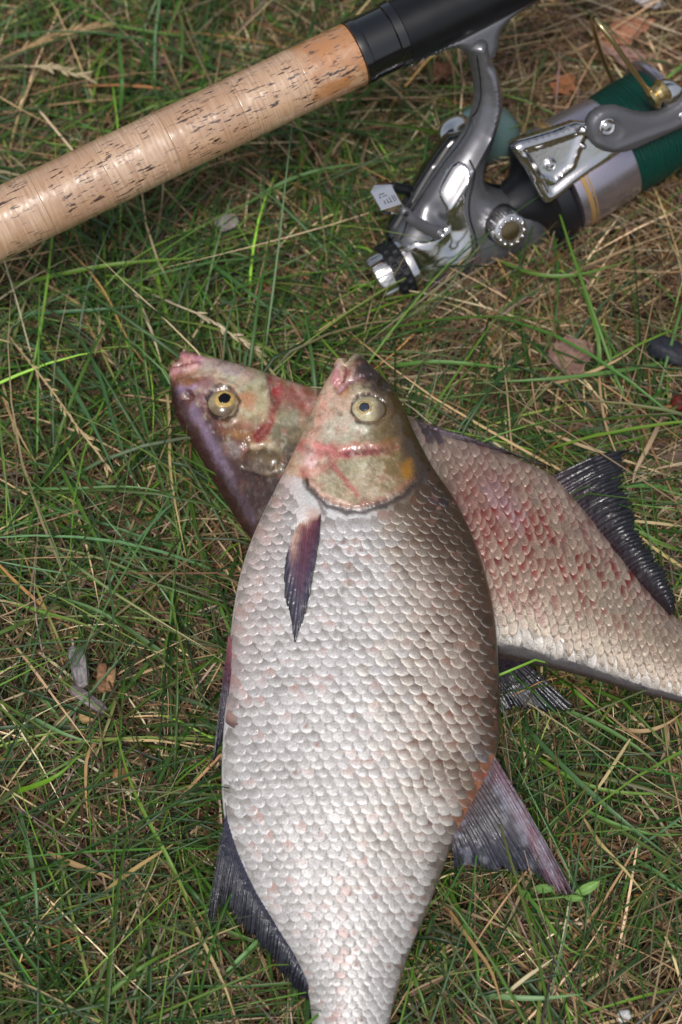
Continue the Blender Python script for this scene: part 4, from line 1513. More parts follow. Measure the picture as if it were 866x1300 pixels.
cuts = [-.30, -.21, -.12, -.04, .027, .093, .125, .157, LA]
cuts = [-.30, -.23, -.16, -.09, -.02] + [LA * q for q in (.115, .29, .47, .665, .845, 1.0)]
rr_ = np.random.default_rng(4)
ring_cols = [(214, 180, 146), (208, 176, 144), (212, 180, 148), (216, 184, 152), (208, 174, 142), (196, 160, 128), (210, 178, 148), (194, 158, 126), (208, 174, 142), (196, 132, 74)]
for i, (a0, a1) in enumerate(zip(cuts[:-1], cuts[1:])):
    pr = [(a0 + .00004, rad_at(a0) - .00010), (a0 + .0002, rad_at(a0)), (a0 + .0004, rad_at(a0)), (a0 + .0008, rad_at(a0))]
    pr += [(a0 + (a1 - a0) * k / 6, rad_at(a0 + (a1 - a0) * k / 6)) for k in range(1, 6)]
    pr += [(a1 - .0008, rad_at(a1)), (a1 - .0004, rad_at(a1)), (a1 - .0002, rad_at(a1)), (a1 - .00004, rad_at(a1) - .00010)]
    if i == len(cuts) - 2:
        pr = pr[:4] + [(a0 + .0008 + (a1 - a0 - .0016) * k / 24, rad_at(a0)) for k in range(1, 24)] + pr[-4:]
        col_ = lambda A, p: (lambda m: lin((212, 176, 142)) * (1 - m) + lin((190, 126, 68)) * m)((sstep(-.35, .25, fbm(A * 90 + 3, np.sin(p) * 2.2 + 5 + np.cos(p) * 1.3, 77) + .9 * (A - a0) / (a1 - a0) - .25))[..., None])
    else:
        col_ = lin(ring_cols[i])
    lathe('cork_ring', ROD_A, ROD_D, pr, M['cork'], RODR, n=72, attr_cyl=True, col=col_)
lathe('butt_cap', ROD_A, ROD_D, [(-.33, .008), (-.329, rL * .9), (-.325, rL * 1.03), (-.302, rL * 1.03), (-.3, rL * .9)], M['rubber'], RODR)
K_ = mpp(ROD_B)
lathe('collar', ROD_B, ROD_D, [(0, 39 * K_), (.0004, 43 * K_), (.003, 44 * K_), (.0042, 43.5 * K_), (.0046, 42 * K_), (.018, 42 * K_), (.0186, 44.5 * K_), (.0225, 45 * K_), (.0232, 41 * K_)],
      M['black_gloss'], RODR, n=64)
lathe('reel_seat', ROD_B, ROD_D, [(.0225, 40 * K_), (.0232, 41.5 * K_), (.05, 40.5 * K_), (.09, 39 * K_), (.145, 37 * K_), (.1455, 34 * K_)], M['black_matt'], RODR, n=64)
lathe('hood', ROD_B, ROD_D, [(.112, 38 * K_), (.1125, 44 * K_), (.118, 45 * K_), (.138, 43.5 * K_), (.14, 38 * K_)], M['black_gloss'], RODR, n=64, mod=lambda a, p: .0004 * np.cos(p * 24) * (a > .12))
lathe('blank', ROD_B, ROD_D, [(.14, .0075), (.30, .0070), (.80, .0058), (.801, .004)], M['black_gloss'], RODR)

# ---- reel
BODY = [(583, 57), (593, 70), (600, 91), (603, 121), (596, 151), (586, 171), (556, 211), (520, 267), (497, 303), (507, 322), (531, 371), (562, 359), (596, 347), (641, 328), (687, 309),
        (694, 296), (692, 280), (677, 247), (651, 243), (626, 239), (612, 230), (613, 206), (624, 176), (634, 141), (636, 121), (630, 91), (618, 66), (616, 44), (600, 40)]
BODY_S = chaikin(BODY, 1, True)
BH, BR = .0125, 34.0


def body_extra(vv, d):
    # shoulder ridge running down the stem and a soft scoop under the lever
    r = .0018 * np.exp(-(dist_poly(vv, [(618, 84), (620, 130), (612, 165), (590, 202), (566, 240), (552, 262)]) / 4.5) ** 2)
    r = r - .0022 * np.exp(-(dist_poly(vv, [(545, 262), (562, 285), (560, 296)]) / 13) ** 2)
    return r


reel = inflate('reel', BODY, 0.0, BH, BR, M['graphite'], RODR, step=3.2, smooth=1, extra=body_extra, back=.002)
inflate('body_back', [(a - 9, b - 7) for a, b in BODY[5:22]] + [(622, 180)], -.004, .0035, 14, M['black_gloss'], reel, step=4, smooth=1, back=.012)  # black back half of the body, set off to the upper left


def body_h(px):
    d = dist_poly(px, BODY_S, True)
    return .0008 + dome(d, BR, BH - .0008) + body_extra(px, d)


def patch(name, poly, lift, mat, smooth=2, step=2.5, bevel=5.0):
    poly = chaikin(poly, smooth, True)
    tg = np.roll(poly, -1, 0) - np.roll(poly, 1, 0)
    tg /= np.linalg.norm(tg, axis=1, keepdims=True)
    poly = poly + np.stack([tg[:, 1], -tg[:, 0]], -1) * 3.0
    vv, ff, bd = tri_poly(poly, step)
    d = dist_poly(vv, bd, True)
    h = body_h(vv) + lift * np.sqrt(np.clip(1 - (1 - np.clip(d / bevel, 0, 1)) ** 2, 0, 1)) - .0002
    P = rp(vv)
    n = len(vv)
    V = np.vstack([P + RN * h[:, None], P + RN * (h - .002)[:, None]])
    F = []
    for f in ff:
        a = np.array([vv[i] for i in f])
        ar = sum(a[i][0] * a[(i + 1) % len(a)][1] - a[(i + 1) % len(a)][0] * a[i][1] for i in range(len(a)))
        g_ = f if ar < 0 else f[::-1]
        F.append(tuple(g_))
        F.append(tuple(i + n for i in g_[::-1]))
    key = {tuple(np.round(v, 4)): i for i, v in enumerate(vv)}
    ids = [key.get(tuple(np.round(b, 4))) for b in bd]
    ids = [i for i in ids if i is not None]
    for a, b in zip(ids, ids[1:] + ids[:1]):
        F.append((a, b, b + n, a + n))
    return mk(name, V, F, mat, reel, sharp=50)


def shift(pts, dx, dy):
    return [(a + dx, b + dy) for a, b in pts]


CH = [(580, 206), (593, 211), (594, 226), (588, 252), (588, 276), (598, 300), (600, 322), (586, 338), (556, 350), (526, 364), (511, 332), (521, 308), (545, 309), (564, 299), (572, 284), (568, 262), (559, 246), (565, 228)]
# the body surface is seen shifted towards the knob side, so features are moved back onto the plane
def back_to_plane(pts):
    out = []
    for p in pts:
        q = np.array(p, float)
        for _ in range(8):
            h = body_h(q[None])[0]
            q = q + (np.array(p) - project(rp(q) + RN * h))
        out.append(q)
    return np.array(out)


patch('chrome_inlay', back_to_plane(CH), .0012, M['chrome'], smooth=1)
seam = back_to_plane([(596, 203), (602, 214), (601, 232), (595, 254), (596, 278), (604, 300), (606, 322), (594, 342), (566, 356), (540, 366)])
seam = poly_at(chaikin(seam, 3), np.linspace(0, 1, 60))
tube('seam', rp(seam) + RN * (body_h(seam) + .00005)[:, None], .0005, M['rubber'], reel, n=8)
seam2 = back_to_plane([(606, 70), (611, 100), (610, 130), (600, 160), (578, 192), (548, 236), (524, 276), (508, 304)])
seam2 = poly_at(chaikin(seam2, 3), np.linspace(0, 1, 60))
tube('seam', rp(seam2) + RN * (body_h(seam2) - .0001)[:, None], .0004, M['rubber'], reel, n=8)
inflate('foot', [(520, 82), (522, 72), (560, 52), (620, 20), (668, -6), (700, -24), (704, -14), (676, 4), (648, 20), (632, 40), (630, 66), (618, 80), (600, 78), (588, 64), (575, 58), (550, 68)], 0, .0062, 12, M['graphite'], reel, step=3, smooth=1)

SPO = rp((707, 228))
SPD = rp((793, 177)) - SPO
SPD /= np.linalg.norm(SPD)
K = mpp(SPO)
SA = np.linalg.norm(rp((793, 177)) - rp((707, 228))) / 100.0   # metres along the axis per photo pixel


def lz(name, prof, mat, n=72, mod=None, sharp=35, parent=None):
    return lathe(name, SPO, SPD, [(a * SA, r * K) for a, r in prof], mat, parent or reel, n=n, mod=mod, sharp=sharp)


lz('rotor', [(-80, 18), (-74, 28), (-50, 36), (-40, 46), (-33, 60), (-29, 69), (-24, 71), (-12, 72), (-10, 70), (-10, 50)], M['dark_plastic'])
lz('spool', [(-6, 40), (-5, 67), (-3, 71), (2, 72), (40, 71.5), (76, 70), (80, 69), (82, 66), (82, 50)], M['lilac'])
lz('gold_band', [(6, 72.0), (6.3, 72.5), (12, 72.5), (12.3, 71.8)], M['goldband'])
lz('gold_band', [(14.5, 72.0), (14.8, 72.4), (16.2, 72.4), (16.5, 71.8)], M['goldband'])
na = 150
lp = [(80 + 70 * k / na, 67.5 + 1.5 * math.sin(math.pi * k / na)) for k in range(na + 1)]
r_l = np.random.default_rng(8)
wob = r_l.normal(0, .5, na + 1)


def wind(A, ph):
    k = A / SA
    return K * (.9 * np.cos(k * 2 * math.pi / 2.6 + ph + .4 * np.sin(ph * 2)) + .35 * np.sin(k * .8 + ph * 3) + .3 * np.cos(k * 1.1 - ph * 4))


lz('line', lp, M['line'], n=120, mod=wind, sharp=None)
lz('spool_lip', [(149, 58), (149.5, 75), (151, 78), (155, 79.5), (159, 78), (163, 70), (166, 58), (167, 30), (172, 28), (178, 26), (182, 20)], M['lilac'])

# chrome flank of the rotor arm, on the near side of the spool
HP = 72 * K
inflate('rotor_arm', [(646, 181), (692, 168), (744, 150), (764, 168), (790, 188), (784, 196), (736, 226), (700, 256), (688, 257), (671, 222), (655, 198)], HP - .004, .0038, 9, M['chrome'], reel, step=3, smooth=1, back=.009,
        extra=lambda vv, d: -.0020 * sstep(9, 15, d) * sstep(775, 700, vv[:, 0]) + .0014 * np.exp(-(dist_poly(vv, [(664, 196), (676, 220), (700, 228), (722, 210), (738, 160)]) / 2.6) ** 2))
inflate('rotor_leg', [(684, 256), (700, 254), (738, 226), (752, 214), (730, 250), (722, 268), (724, 300), (716, 318), (704, 316), (694, 296)], HP - .022, .014, 16, M['dark_plastic'], reel, step=3, smooth=1, back=.01)
AP = HP + .006
inflate('bail_arm', [(743, 163), (747, 147), (760, 136), (776, 132), (792, 136), (806, 141), (826, 143), (846, 136), (866, 122), (890, 108), (905, 104), (910, 125), (895, 146), (866, 161), (828, 178), (800, 191), (780, 194), (760, 190), (748, 179)],
        AP, .0040, 12, M['arm_grey'], reel, step=3, smooth=1, back=.006,
        extra=lambda vv, d: .0010 * np.exp(-(dist_poly(vv, [(752, 178), (775, 186), (810, 172), (850, 158), (880, 142)]) / 3.5) ** 2) - .0008 * sstep(15, 12, np.hypot(vv[:, 0] - 772, vv[:, 1] - 162)))


def screw(px, h, r, mat, name='screw', par=None):
    o_ = rp(px, h)
    k = mpp(o_)
    ob = lathe(name, o_, RN, [(-.002, r * k), (0, r * k), (.0005, r * .92 * k), (.0007, r * .8 * k), (.0004, r * .66 * k), (.0003, r * .5 * k), (.0011, r * .42 * k), (.0012, .0001)], mat, par or reel, n=28, cap=False, sharp=40)
    return ob


screw((771, 161), AP + .0036, 12, M['chrome'])
screw((699, 209), HP - .0012, 8.5, M['chrome'])
screw((866, 147), AP + .0040, 6, M['chrome'])
screw((741, 186), HP + .0002, 4, M['chrome'])

# bail wire and line roller
P0 = rp((826, 121), AP + .001)
wire = np.array([P0, rp((800, 84), AP + .012), rp((770, 42), AP + .016), rp((757, 25), AP + .012), rp((752, 20), AP - .002), rp((752, 30), AP - .030), rp((762, 66), AP - .055), rp((779, 106), AP - .07)])
tube('bail_wire', poly_at(chaikin(wire, 3), np.linspace(0, 1, 60)), np.interp(np.linspace(0, 1, 60), [0, .05, 1], [.0021, .0013, .0012]), M['gold'], reel, n=12)
RO = rp((833, 121), AP + .001)
lathe('line_roller', RO, SPD * .6 + RN * .2 + np.array([0, .25, 0]), [(-.0035, .0025), (-.0034, .0052), (-.002, .0062), (0, .0046), (.002, .0046), (.004, .0062), (.0055, .0050), (.0056, .002)], M['gold'], reel, n=36)
lathe('roller_cap', rp((848, 118), AP - .004), RN, [(-.004, .006), (.003, .0062), (.0048, .0052), (.0055, .003), (.0056, .0002)], M['chrome'], reel, n=32, cap=False)

# rear drag: chrome collar, rubber grip, chrome scalloped knob
TO = rp((515, 336))
TD = rp((515 - 86, 336 + 47)) - TO
TD /= np.linalg.norm(TD)
KT = mpp(TO)
TA = np.linalg.norm(rp((515 - 86, 336 + 47)) - TO) / 98.0


def tz(name, prof, mat, n=72, mod=None, sharp=35):
    return lathe(name, TO, TD, [(a * TA, r * KT) for a, r in prof], mat, reel, n=n, mod=mod, sharp=sharp)


tz('drag_collar', [(-6, 34), (-5, 38.5), (0, 39), (4, 38.5), (5, 36)], M['chrome'])
gr = [(4, 36), (4.5, 37.5)] + [(5 + 19 * k / 38, 37.6) for k in range(39)] + [(24.5, 37.5), (25, 34)]
tz('rubber_grip', gr, M['rubber'], n=160, sharp=None,
   mod=lambda a, p: KT * 2.0 * (sstep(.15, .4, np.cos(p * 20 + math.pi * (np.floor((a / TA - 5) / 9.5) % 2))) * sstep(-.2, .5, np.sin((a / TA - 5) / 9.5 * 2 * math.pi - math.pi / 2) + .6)))
tz('drag_knob', [(24, 30), (25, 33.5), (29, 34.5), (40, 34), (45, 32.5), (47, 29), (47.5, 22), (46.5, 18), (47, .5)], M['chrome'], n=144,
   mod=lambda a, p: -KT * 1.3 * sstep(.4, .9, np.cos(p * 9)) * (a / TA > 25.5) * (a / TA < 47.2))

# free-spool lever with its switch plate
LV = body_h(back_to_plane([(558, 296)]))[0]
arm_px = chaikin([(512, 266), (522, 278), (538, 288), (560, 297)], 3)
arm_h = np.interp(np.linspace(0, 1, len(arm_px)), [0, .4, 1], [.016, .017, LV + .003])
AP_ = np.array([rp(p, h) for p, h in zip(arm_px, arm_h)])
tube('lever_arm', AP_, np.interp(np.linspace(0, 1, len(AP_)), [0, .15, .8, .95, 1], [.0016, .0024, .0034, .0036, .0028]), M['arm_grey'], reel, n=16, flat=.6)
screw((559, 296), LV + .0052, 5.5, M['chrome'])
screw((516, 272), .0175, 4, M['dark_plastic'])
arm2 = np.array([rp(p, h) for p, h in zip(chaikin([(497, 237), (512, 240), (530, 244), (546, 252)], 2), np.linspace(-.002, -.010, 9 + 3))])
tube('lever_arm', arm2, .0026, M['dark_plastic'], reel, n=12, flat=.7)


def folded_plate(name, quads, thick, mat):
    V, F = [], []
    for q in quads:
        P = np.array([rp(p, h) for p, h in q])
        nrm = np.cross(P[1] - P[0], P[2] - P[0])
        nrm /= np.linalg.norm(nrm)
        if nrm @ (CAM - P[0]) < 0:
            nrm = -nrm
            P = P[::-1]
        k = len(V)
        m = len(P)
        c = P.mean(0)
        for p in P:
            V.append(p - nrm * thick)
        for p in P:
            V.append(p - nrm * .0005)
        for p in P:
            V.append(c + (p - c) * .93)
        F.append(tuple(k + i for i in range(m))[::-1])
        for L_ in (0, m):
            for i in range(m):
                j = (i + 1) % m
                F.append((k + L_ + i, k + L_ + j, k + L_ + m + j, k + L_ + m + i))
        F.append(tuple(k + 2 * m + i for i in range(m)))
    return mk(name, V, F, mat, reel, smooth=False)


SWP = [((470, 244), .017), ((497.5, 234.6), .017), ((510, 257.7), .019), ((483, 266.6), .019)]
folded_plate('switch_plate', [SWP, [((470, 243.5), .017), ((475, 235), .013), ((491, 226.5), .013), ((497.5, 234.2), .017)],
                              [((483, 267), .019), ((510, 258.2), .019), ((517, 268), .016), ((514, 272), .014), ((486, 273), .014)]], .0028, M['chrome'])
# worn print on the switch plate: a small flourish and a row of thin strokes
W0 = np.array([rp(p, h) for p, h in SWP])
wn = np.cross(W0[1] - W0[0], W0[3] - W0[0])
wn /= np.linalg.norm(wn)
wn = wn if wn @ (CAM - W0[0]) > 0 else -wn
MV, MF = [], []
for (u0, v0, u1, v1) in [(.32, .62, .38, .80), (.46, .58, .51, .80), (.60, .54, .65, .80), (.74, .50, .79, .82), (.84, .50, .88, .80), (.28, .24, .52, .30), (.24, .34, .30, .46), (.38, .38, .60, .43), (.46, .76, .66, .80)]:
    k = len(MV)
    for (u, v) in ((u0, v0), (u1, v0), (u1, v1), (u0, v1)):
        base = W0[0] * (1 - u) * (1 - v) + W0[1] * u * (1 - v) + W0[2] * u * v + W0[3] * (1 - u) * v
        MV.append(base + wn * .00012)
        MV.append(base - wn * .0002)
    MF += [(k, k + 2, k + 4, k + 6), (k, k + 1, k + 3, k + 2), (k + 2, k + 3, k + 5, k + 4), (k + 4, k + 5, k + 7, k + 6), (k + 6, k + 7, k + 1, k)]
mk('worn_print', MV, MF, M['arm_grey'], reel, smooth=False)

# handle screw cap: black seat, knurled chrome, beaded rim, dull brass centre
CO = rp((640, 290), .0)
kb = mpp(CO)
KO = rp((637, 284), BH * .9)
lathe('cap_seat', KO, RN, [(-.004, 25 * kb), (.0012, 24.5 * kb), (.0018, 23 * kb), (.002, 20 * kb)], M['rubber'], reel, n=48)
lathe('handle_cap', KO, RN, [(.001, 20 * kb), (.0016, 21 * kb), (.0090, 21.5 * kb), (.0100, 21.5 * kb), (.0104, 20.5 * kb), (.0108, 20.8 * kb), (.0112, 19 * kb), (.0112, 14.5 * kb), (.0104, 13.5 * kb), (.0104, .0002)],
      M['chrome'], reel, n=160, cap=False, mod=lambda a, p: .00045 * np.cos(p * 36) * (a > .0014) * (a < .0095))
lathe('cap_centre', KO, RN, [(.0103, 13 * kb), (.0108, 12.5 * kb), (.0112, 9 * kb), (.0113, .0002)], M['brass'], reel, n=40, cap=False)
ax_, e1_, e2_ = frame(RN)
BV, BF = [], []
for q in range(12):
    c_ = KO + RN * .0112 + 17 * kb * (math.cos(q * math.pi / 6) * e1_ + math.sin(q * math.pi / 6) * e2_)
    k = len(BV)
    for i in range(3):
        th = i * math.pi / 4.4
        for j in range(8):
            p_ = j * math.pi / 4
            BV.append(c_ + .0011 * (math.cos(th) * (math.cos(p_) * e1_ + math.sin(p_) * e2_) + math.sin(th) * RN))
    for i in range(2):
        for j in range(8):
            BF.append((k + i * 8 + j, k + i * 8 + (j + 1) % 8, k + i * 8 + 8 + (j + 1) % 8, k + i * 8 + 8 + j))
    BF.append(tuple(k + 16 + j for j in range(8)))
mk('rim_beads', BV, BF, M['chrome'], reel)
inflate('anti_reverse_lever', [(650, 322), (662, 316), (678, 308), (688, 305), (690, 313), (680, 324), (664, 329), (652, 328)], .006, .0014, 4, M['arm_grey'], reel, step=2.5, smooth=2)

# crank on the far side: chrome arm and a blurred teal knob
crank = np.array([rp((600, 230), -.012), rp((588, 205), -.022), rp((572, 180), -.026), rp((568, 168), -.030), rp((580, 158), -.036), rp((600, 160), -.040)])
tube('crank_arm', poly_at(chaikin(crank, 3), np.linspace(0, 1, 40)), np.interp(np.linspace(0, 1, 40), [0, .5, .75, 1], [.0045, .0056, .0058, .004]), M['chrome'], reel, n=18)
KN = rp((590, 168), -.040)
kd = rp((668, 178), -.046) - KN
lathe('crank_knob', KN, kd, [(-.004, .004), (-.002, .009), (.004, .0135), (.012, .0155), (.020, .0150), (.027, .0115), (.031, .006), (.032, .001)], M['teal'], reel, n=40)

# ------------------------------------------------------------------ litter lying in the grass


def sheet_leaf(name, px, z, L, W, az, curl, col, label, cat, seed, group=None, point=1.0):
    """a dry leaf: outline with lobes, cupped along the midrib, 0.4 mm thick"""
    r = np.random.default_rng(seed)
    c0 = on_z(np.array(px, float), z)
    nu, nw = 22, 13
    u, w_ = np.linspace(0, 1, nu), np.linspace(-1, 1, nw)
    prof = np.sin(np.pi * np.clip(u, .02, .98) ** .8) ** .75 * (1 + .14 * np.sin(u * 19 + seed) + .1 * r.normal(0, 1, nu))
    x = (u - .5)[:, None] * L + 0 * w_
    y = prof[:, None] * w_[None] * W / 2
    zz = curl * (w_[None] ** 2) * W * .5 * (1 + .4 * np.sin(u * 6 + seed))[:, None] + .08 * L * np.sin(u * 3 + seed)[:, None] + .0008 * fbm(x * 400, y * 400, seed) + .0006 * np.cos(w_[None] * 14 + u[:, None] * 8)
    zz = zz - zz.min()
    ca, sa = math.cos(az), math.sin(az)
    P = np.stack([c0[0] + x * ca - y * sa, c0[1] + x * sa + y * ca, z + zz], -1)
    n1 = fbm(x * 180, y * 180, seed + 2)
    c = lin(col) * (1 + .4 * n1[..., None])
    rib = np.exp(-(w_[None] / .1) ** 2)[..., None] * .5
    c = np.clip(c * (1 - rib) + lin(col) * 1.35 * rib, .01, .8)
    V = np.vstack([P.reshape(-1, 3), (P - [0, 0, .0004]).reshape(-1, 3)])
    F1 = grid_faces(nu, nw)
    idx = np.arange(nu * nw).reshape(nu, nw)
    loop = np.r_[idx[:, 0], idx[-1, 1:], idx[-2::-1, -1], idx[0, -2:0:-1]]
    l2 = np.roll(loop, -1)
    F = np.vstack([F1, F1[:, ::-1] + nu * nw, np.stack([loop, l2, l2 + nu * nw, loop + nu * nw], -1)])
    o_ = mk(name, V, F, M['debris'], col=np.vstack([c.reshape(-1, 3)] * 2))
    tag(o_, label, cat, group)
    return o_


def lump(name, px, z, size, az, col, label, cat, seed, mat='stone', sharpness=2.6, streak=0.0, group=None):
    c0 = on_z(np.array(px, float), z)
    n1, n2 = 14, 22
    th, ph = np.meshgrid(np.linspace(.02, math.pi - .02, n1), np.linspace(0, 2 * math.pi, n2, endpoint=False), indexing='ij')
    d = np.stack([np.sin(th) * np.cos(ph), np.sin(th) * np.sin(ph), np.cos(th)], -1)
    d = d / (np.abs(d) ** sharpness).sum(-1, keepdims=True) ** (1 / sharpness)
    nz = fbm(d[..., 0] * 2 + 5 * d[..., 2] + 40, d[..., 1] * 2 + 40 + 3 * d[..., 2], seed, 4)
    d = d * (1 + .22 * nz[..., None])
    q = d * np.array(size) / 2
    ca, sa = math.cos(az), math.sin(az)
    P = np.stack([c0[0] + q[..., 0] * ca - q[..., 1] * sa, c0[1] + q[..., 0] * sa + q[..., 1] * ca, z + q[..., 2]], -1)
    c = lin(col) * (1 + .45 * nz[..., None])
    if streak:
        c = c * (1 + streak * np.sin(q[..., 1] * 2600 + 2 * nz)[..., None])
    F = [tuple(f) for f in grid_faces(n1, n2, wrap=True).tolist()] + [tuple(range(n2 - 1, -1, -1)), tuple((n1 - 1) * n2 + j for j in range(n2))]
    o_ = mk(name, P.reshape(-1, 3), F, M[mat], col=np.clip(c.reshape(-1, 3), .005, .85))
    tag(o_, label, cat, group)
    return o_


sheet_leaf('dead_leaf', (724, 456), .010, .024, .021, .3, .35, (132, 104, 92), 'greyish brown dead leaf on bare soil below the reel spool', 'dead leaf', 3)
sheet_leaf('dead_leaf', (792, 48), .006, .034, .016, .35, .3, (176, 124, 96), 'pale orange dead leaf on the ground beyond the gold bail wire', 'dead leaf', 5)
sheet_leaf('dead_leaf', (806, 80), .005, .040, .012, -.1, .2, (150, 116, 104), 'long pinkish brown dead leaf lying beside the reel spool lip', 'dead leaf', 8)
sheet_leaf('dead_leaf', (715, 112), .006, .016, .012, .9, .4, (158, 104, 70), 'small rusty brown dead leaf between reel stem and bail wire', 'dead leaf', 9)
sheet_leaf('dead_leaf', (562, 96), .006, .016, .010, .5, .4, (128, 88, 66), 'small dark brown dead leaf under the reel foot', 'dead leaf', 12)
sheet_leaf('dead_leaf', (824, 6), .006, .018, .010, -.2, .3, (196, 190, 186), 'whitish dry leaf scrap at the far edge of the bare soil', 'dead leaf', 13)
sheet_leaf('dead_leaf', (205, 70), .004, .026, .018, 1.2, .25, (110, 90, 80), 'dull brown dead leaf in grass behind the cork handle', 'dead leaf', 15)
sheet_leaf('dead_leaf', (855, 590), .004, .030, .010, .1, .3, (104, 84, 72), 'dark brown dead leaf beside the tip of the black anal fin', 'dead leaf', 17)
lump('wood_chip', (101, 846), .012, (.0075, .0185, .003), .25, (128, 122, 122), 'weathered grey wood chip with furrowed bark in dry grass', 'wood chip', 21, 'debris', 4, .35)
lump('wood_chip', (113, 888), .010, (.005, .019, .003), .95, (134, 122, 122), 'pale grey wood sliver below the furrowed grey chip', 'wood chip', 22, 'debris', 4, .3)
lump('wood_chip', (130, 860), .012, (.0045, .013, .004), .05, (132, 96, 70), 'reddish brown bark chip beside the furrowed grey chip', 'wood chip', 23, 'debris', 5, .25)
lump('wood_chip', (141, 862), .012, (.004, .011, .004), -.05, (150, 116, 84), 'light tan bark strip next to the reddish brown chip', 'wood chip', 24, 'debris', 5, .25)
lump('wood_chip', (112, 910), .006, (.008, .005, .004), .2, (168, 138, 96), 'small yellowish wood crumb under the pale grey sliver', 'wood chip', 25, 'debris', 4, .1)
lump('wood_chip', (154, 984), .006, (.007, .006, .005), .2, (150, 112, 74), 'orange brown wood crumb in a nest of dry grass', 'wood chip', 26, 'debris', 4, .1)
lump('stone', (288, 282), .011, (.012, .009, .004), .4, (140, 132, 124), 'pale grey stone in the grass below the cork handle', 'stone', 31)
lump('stone', (792, 1290), .006, (.006, .005, .004), .4, (206, 206, 204), 'small white pebble in grass near the pale fish tail', 'stone', 32)
lump('stone', (850, 446), .010, (.022, .012, .009), -.5, (38, 40, 48), 'dark blue black wet stone on bare soil', 'stone', 34)
lump('berry', (862, 512), .009, (.008, .008, .008), 0, (92, 34, 24), 'small red berry on the soil near the dark wet stone', 'berry', 35, 'stone', 2)
lump('berry', (851, 520), .007, (.006, .005, .005), 0, (150, 108, 62), 'shrivelled orange berry beside the red one', 'berry', 36, 'stone', 2)


def seed_stalk(pts, z, rad, col, head, hlen, hw, label, seed):
    """a dry flowering stem (part) with overlapping husks (part)"""
    r = np.random.default_rng(seed)
    p = poly_at(chaikin(pts, 3), np.linspace(0, 1, 40))
    zz = np.interp(np.linspace(0, 1, 40), np.linspace(0, 1, len(z)), z)
    P = on_z(p, zz)
    t_ = root('grass_stalk', (P[0][0], P[0][1], 0), label, 'grass stalk')
    o_ = tube('stem', P, np.linspace(rad, rad * .55, 40), M['straw'], t_, n=7)
    at = o_.data.color_attributes.new('albedo', 'FLOAT_COLOR', 'POINT')
    at.data.foreach_set('color', np.tile(np.r_[lin(col), 1.0], len(o_.data.vertices)))
    V, F, C = [], [], []
    i0 = int(40 * head)
    for q in range(hlen):
        k = min(38.9, i0 + (39 - i0) * (q + .5 + r.normal(0, .35)) / hlen)
        k0 = int(k)
        c_ = P[k0] + (P[min(39, k0 + 1)] - P[k0]) * (k - k0)
        d_ = P[min(39, k0 + 1)] - P[max(0, k0 - 1)]
        d_ /= np.linalg.norm(d_)
        sd = np.cross(d_, [0, 0, 1.0])
        sd /= np.linalg.norm(sd)
        dr = d_ + sd * (.25 * (1 if q % 2 else -1) + r.normal(0, .30)) + np.array([0, 0, .1 + .2 * r.random()])
        dr /= np.linalg.norm(dr)
        s2 = np.cross(dr, [0, 0, 1.0])
        s2 /= np.linalg.norm(s2)
        n2 = np.cross(s2, dr)
        ln, wd = hw * 3.2 * r.uniform(.8, 1.2), hw * r.uniform(.7, 1.1)
        b0 = len(V)
        for a, ww_ in ((0, .15), (.25, .8), (.5, 1), (.75, .6), (1.0, .05)):
            for j in range(5):
                an = j * 2 * math.pi / 5
                V.append(c_ + dr * ln * a + (s2 * math.cos(an) + n2 * math.sin(an) * .55) * wd * ww_ * .5)
                C.append(lin(col) * r.uniform(.8, 1.2))
        for a in range(4):
            for j in range(5):
                F.append((b0 + a * 5 + j, b0 + a * 5 + (j + 1) % 5, b0 + a * 5 + 5 + (j + 1) % 5, b0 + a * 5 + 5 + j))
    mk('seed_head', V, F, M['straw'], t_, col=np.clip(np.array(C), .01, .85))


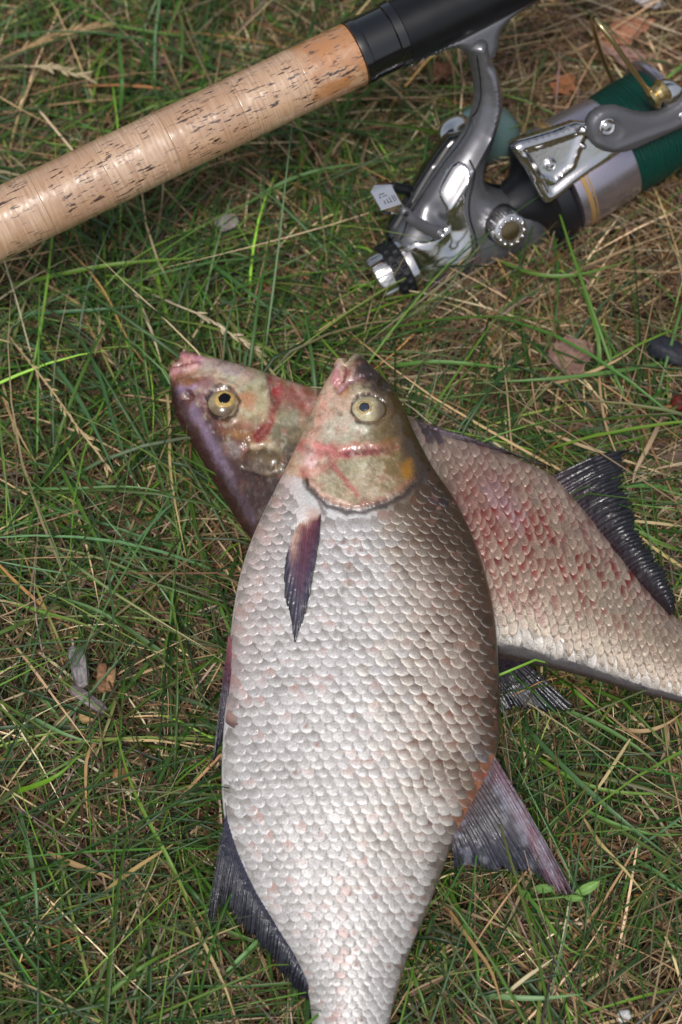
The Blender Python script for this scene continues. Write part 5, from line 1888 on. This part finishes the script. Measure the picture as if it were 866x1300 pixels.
seed_stalk([(0, 412), (30, 450), (70, 500), (100, 545), (142, 598)], (.004, .024, .028, .026, .018), .0006, (196, 172, 130), .15, 26, .0016, 'long straw coloured grass stalk with husks beside the dark fish head', 41)
seed_stalk([(-10, 80), (30, 62), (60, 50), (100, 38), (134, 34)], (.004, .022, .028, .026, .022), .0007, (178, 150, 108), .25, 34, .0022, 'feathery tan grass seed head behind the cork handle', 42)
seed_stalk([(-5, 84), (40, 84), (70, 86), (108, 98)], (.004, .018, .022, .018), .0007, (196, 178, 142), .4, 14, .0022, 'pale smooth husked grass stalk under the feathery seed head', 43)
seed_stalk([(190, 372), (235, 392), (262, 402), (290, 422), (330, 446)], (.004, .020, .024, .022, .014), .0006, (200, 184, 150), .35, 18, .0020, 'cream grass seed head between cork handle and dark fish', 44)
seed_stalk([(124, 380), (128, 420), (126, 440), (138, 456)], (.004, .016, .018, .012), .0006, (186, 164, 128), .3, 9, .0022, 'short bent husk stalk near the long straw stalk', 45)

# little green sprig at the tip of the pale fish's dorsal fin
sg_ = root('sprig', tuple(on_z(np.array([720., 1135.]), 0.0) * [1, 1, 0]), 'small bright green sprig of oval leaves by the dorsal fin tip', 'sprig')
Pst = on_z(poly_at(chaikin([(672, 1142), (700, 1141), (728, 1136), (758, 1122)], 3), np.linspace(0, 1, 16)), np.linspace(.012, .022, 16))
o_ = tube('stem', Pst, .0006, M['green'], sg_, n=7)
at = o_.data.color_attributes.new('albedo', 'FLOAT_COLOR', 'POINT')
at.data.foreach_set('color', np.tile(np.r_[lin((104, 132, 70)), 1.0], len(o_.data.vertices)))


def oval_leaf(p0, p1, z0, z1, wd, col, seed):
    a, b = on_z(np.array(p0, float), z0), on_z(np.array(p1, float), z1)
    d = b - a
    sd = np.cross(d, [0, -.4, 1.0])
    sd /= np.linalg.norm(sd)
    nn = np.cross(sd, d)
    nn /= np.linalg.norm(nn)
    V, C = [], []
    for i in range(12):
        u = i / 11
        w_ = wd * max(.04, math.sin(math.pi * u) ** .7)
        for j in range(7):
            v = (j - 3) / 3
            V.append(a + d * u + sd * w_ * v * .5 + nn * (abs(v) * wd * .16 + .0012 * math.sin(u * 3)))
            C.append(lin(col) * (1.15 if j == 3 else 1) * (1 + .1 * math.sin(u * 22 + abs(v) * 5)))
    V = np.array(V)
    V = np.vstack([V, V - nn * .0002])
    F1 = grid_faces(12, 7)
    mk('leaf', V, np.vstack([F1, F1[:, ::-1] + 84]), M['green'], sg_, col=np.array(C + C))


oval_leaf((676, 1128), (708, 1126), .014, .019, .0038, (110, 148, 76), 1)
oval_leaf((728, 1136), (762, 1118), .018, .023, .0042, (126, 166, 84), 2)
oval_leaf((672, 1140), (660, 1128), .012, .018, .0034, (100, 140, 60), 3)
oval_leaf((716, 1139), (742, 1140), .018, .021, .0028, (112, 150, 70), 4)
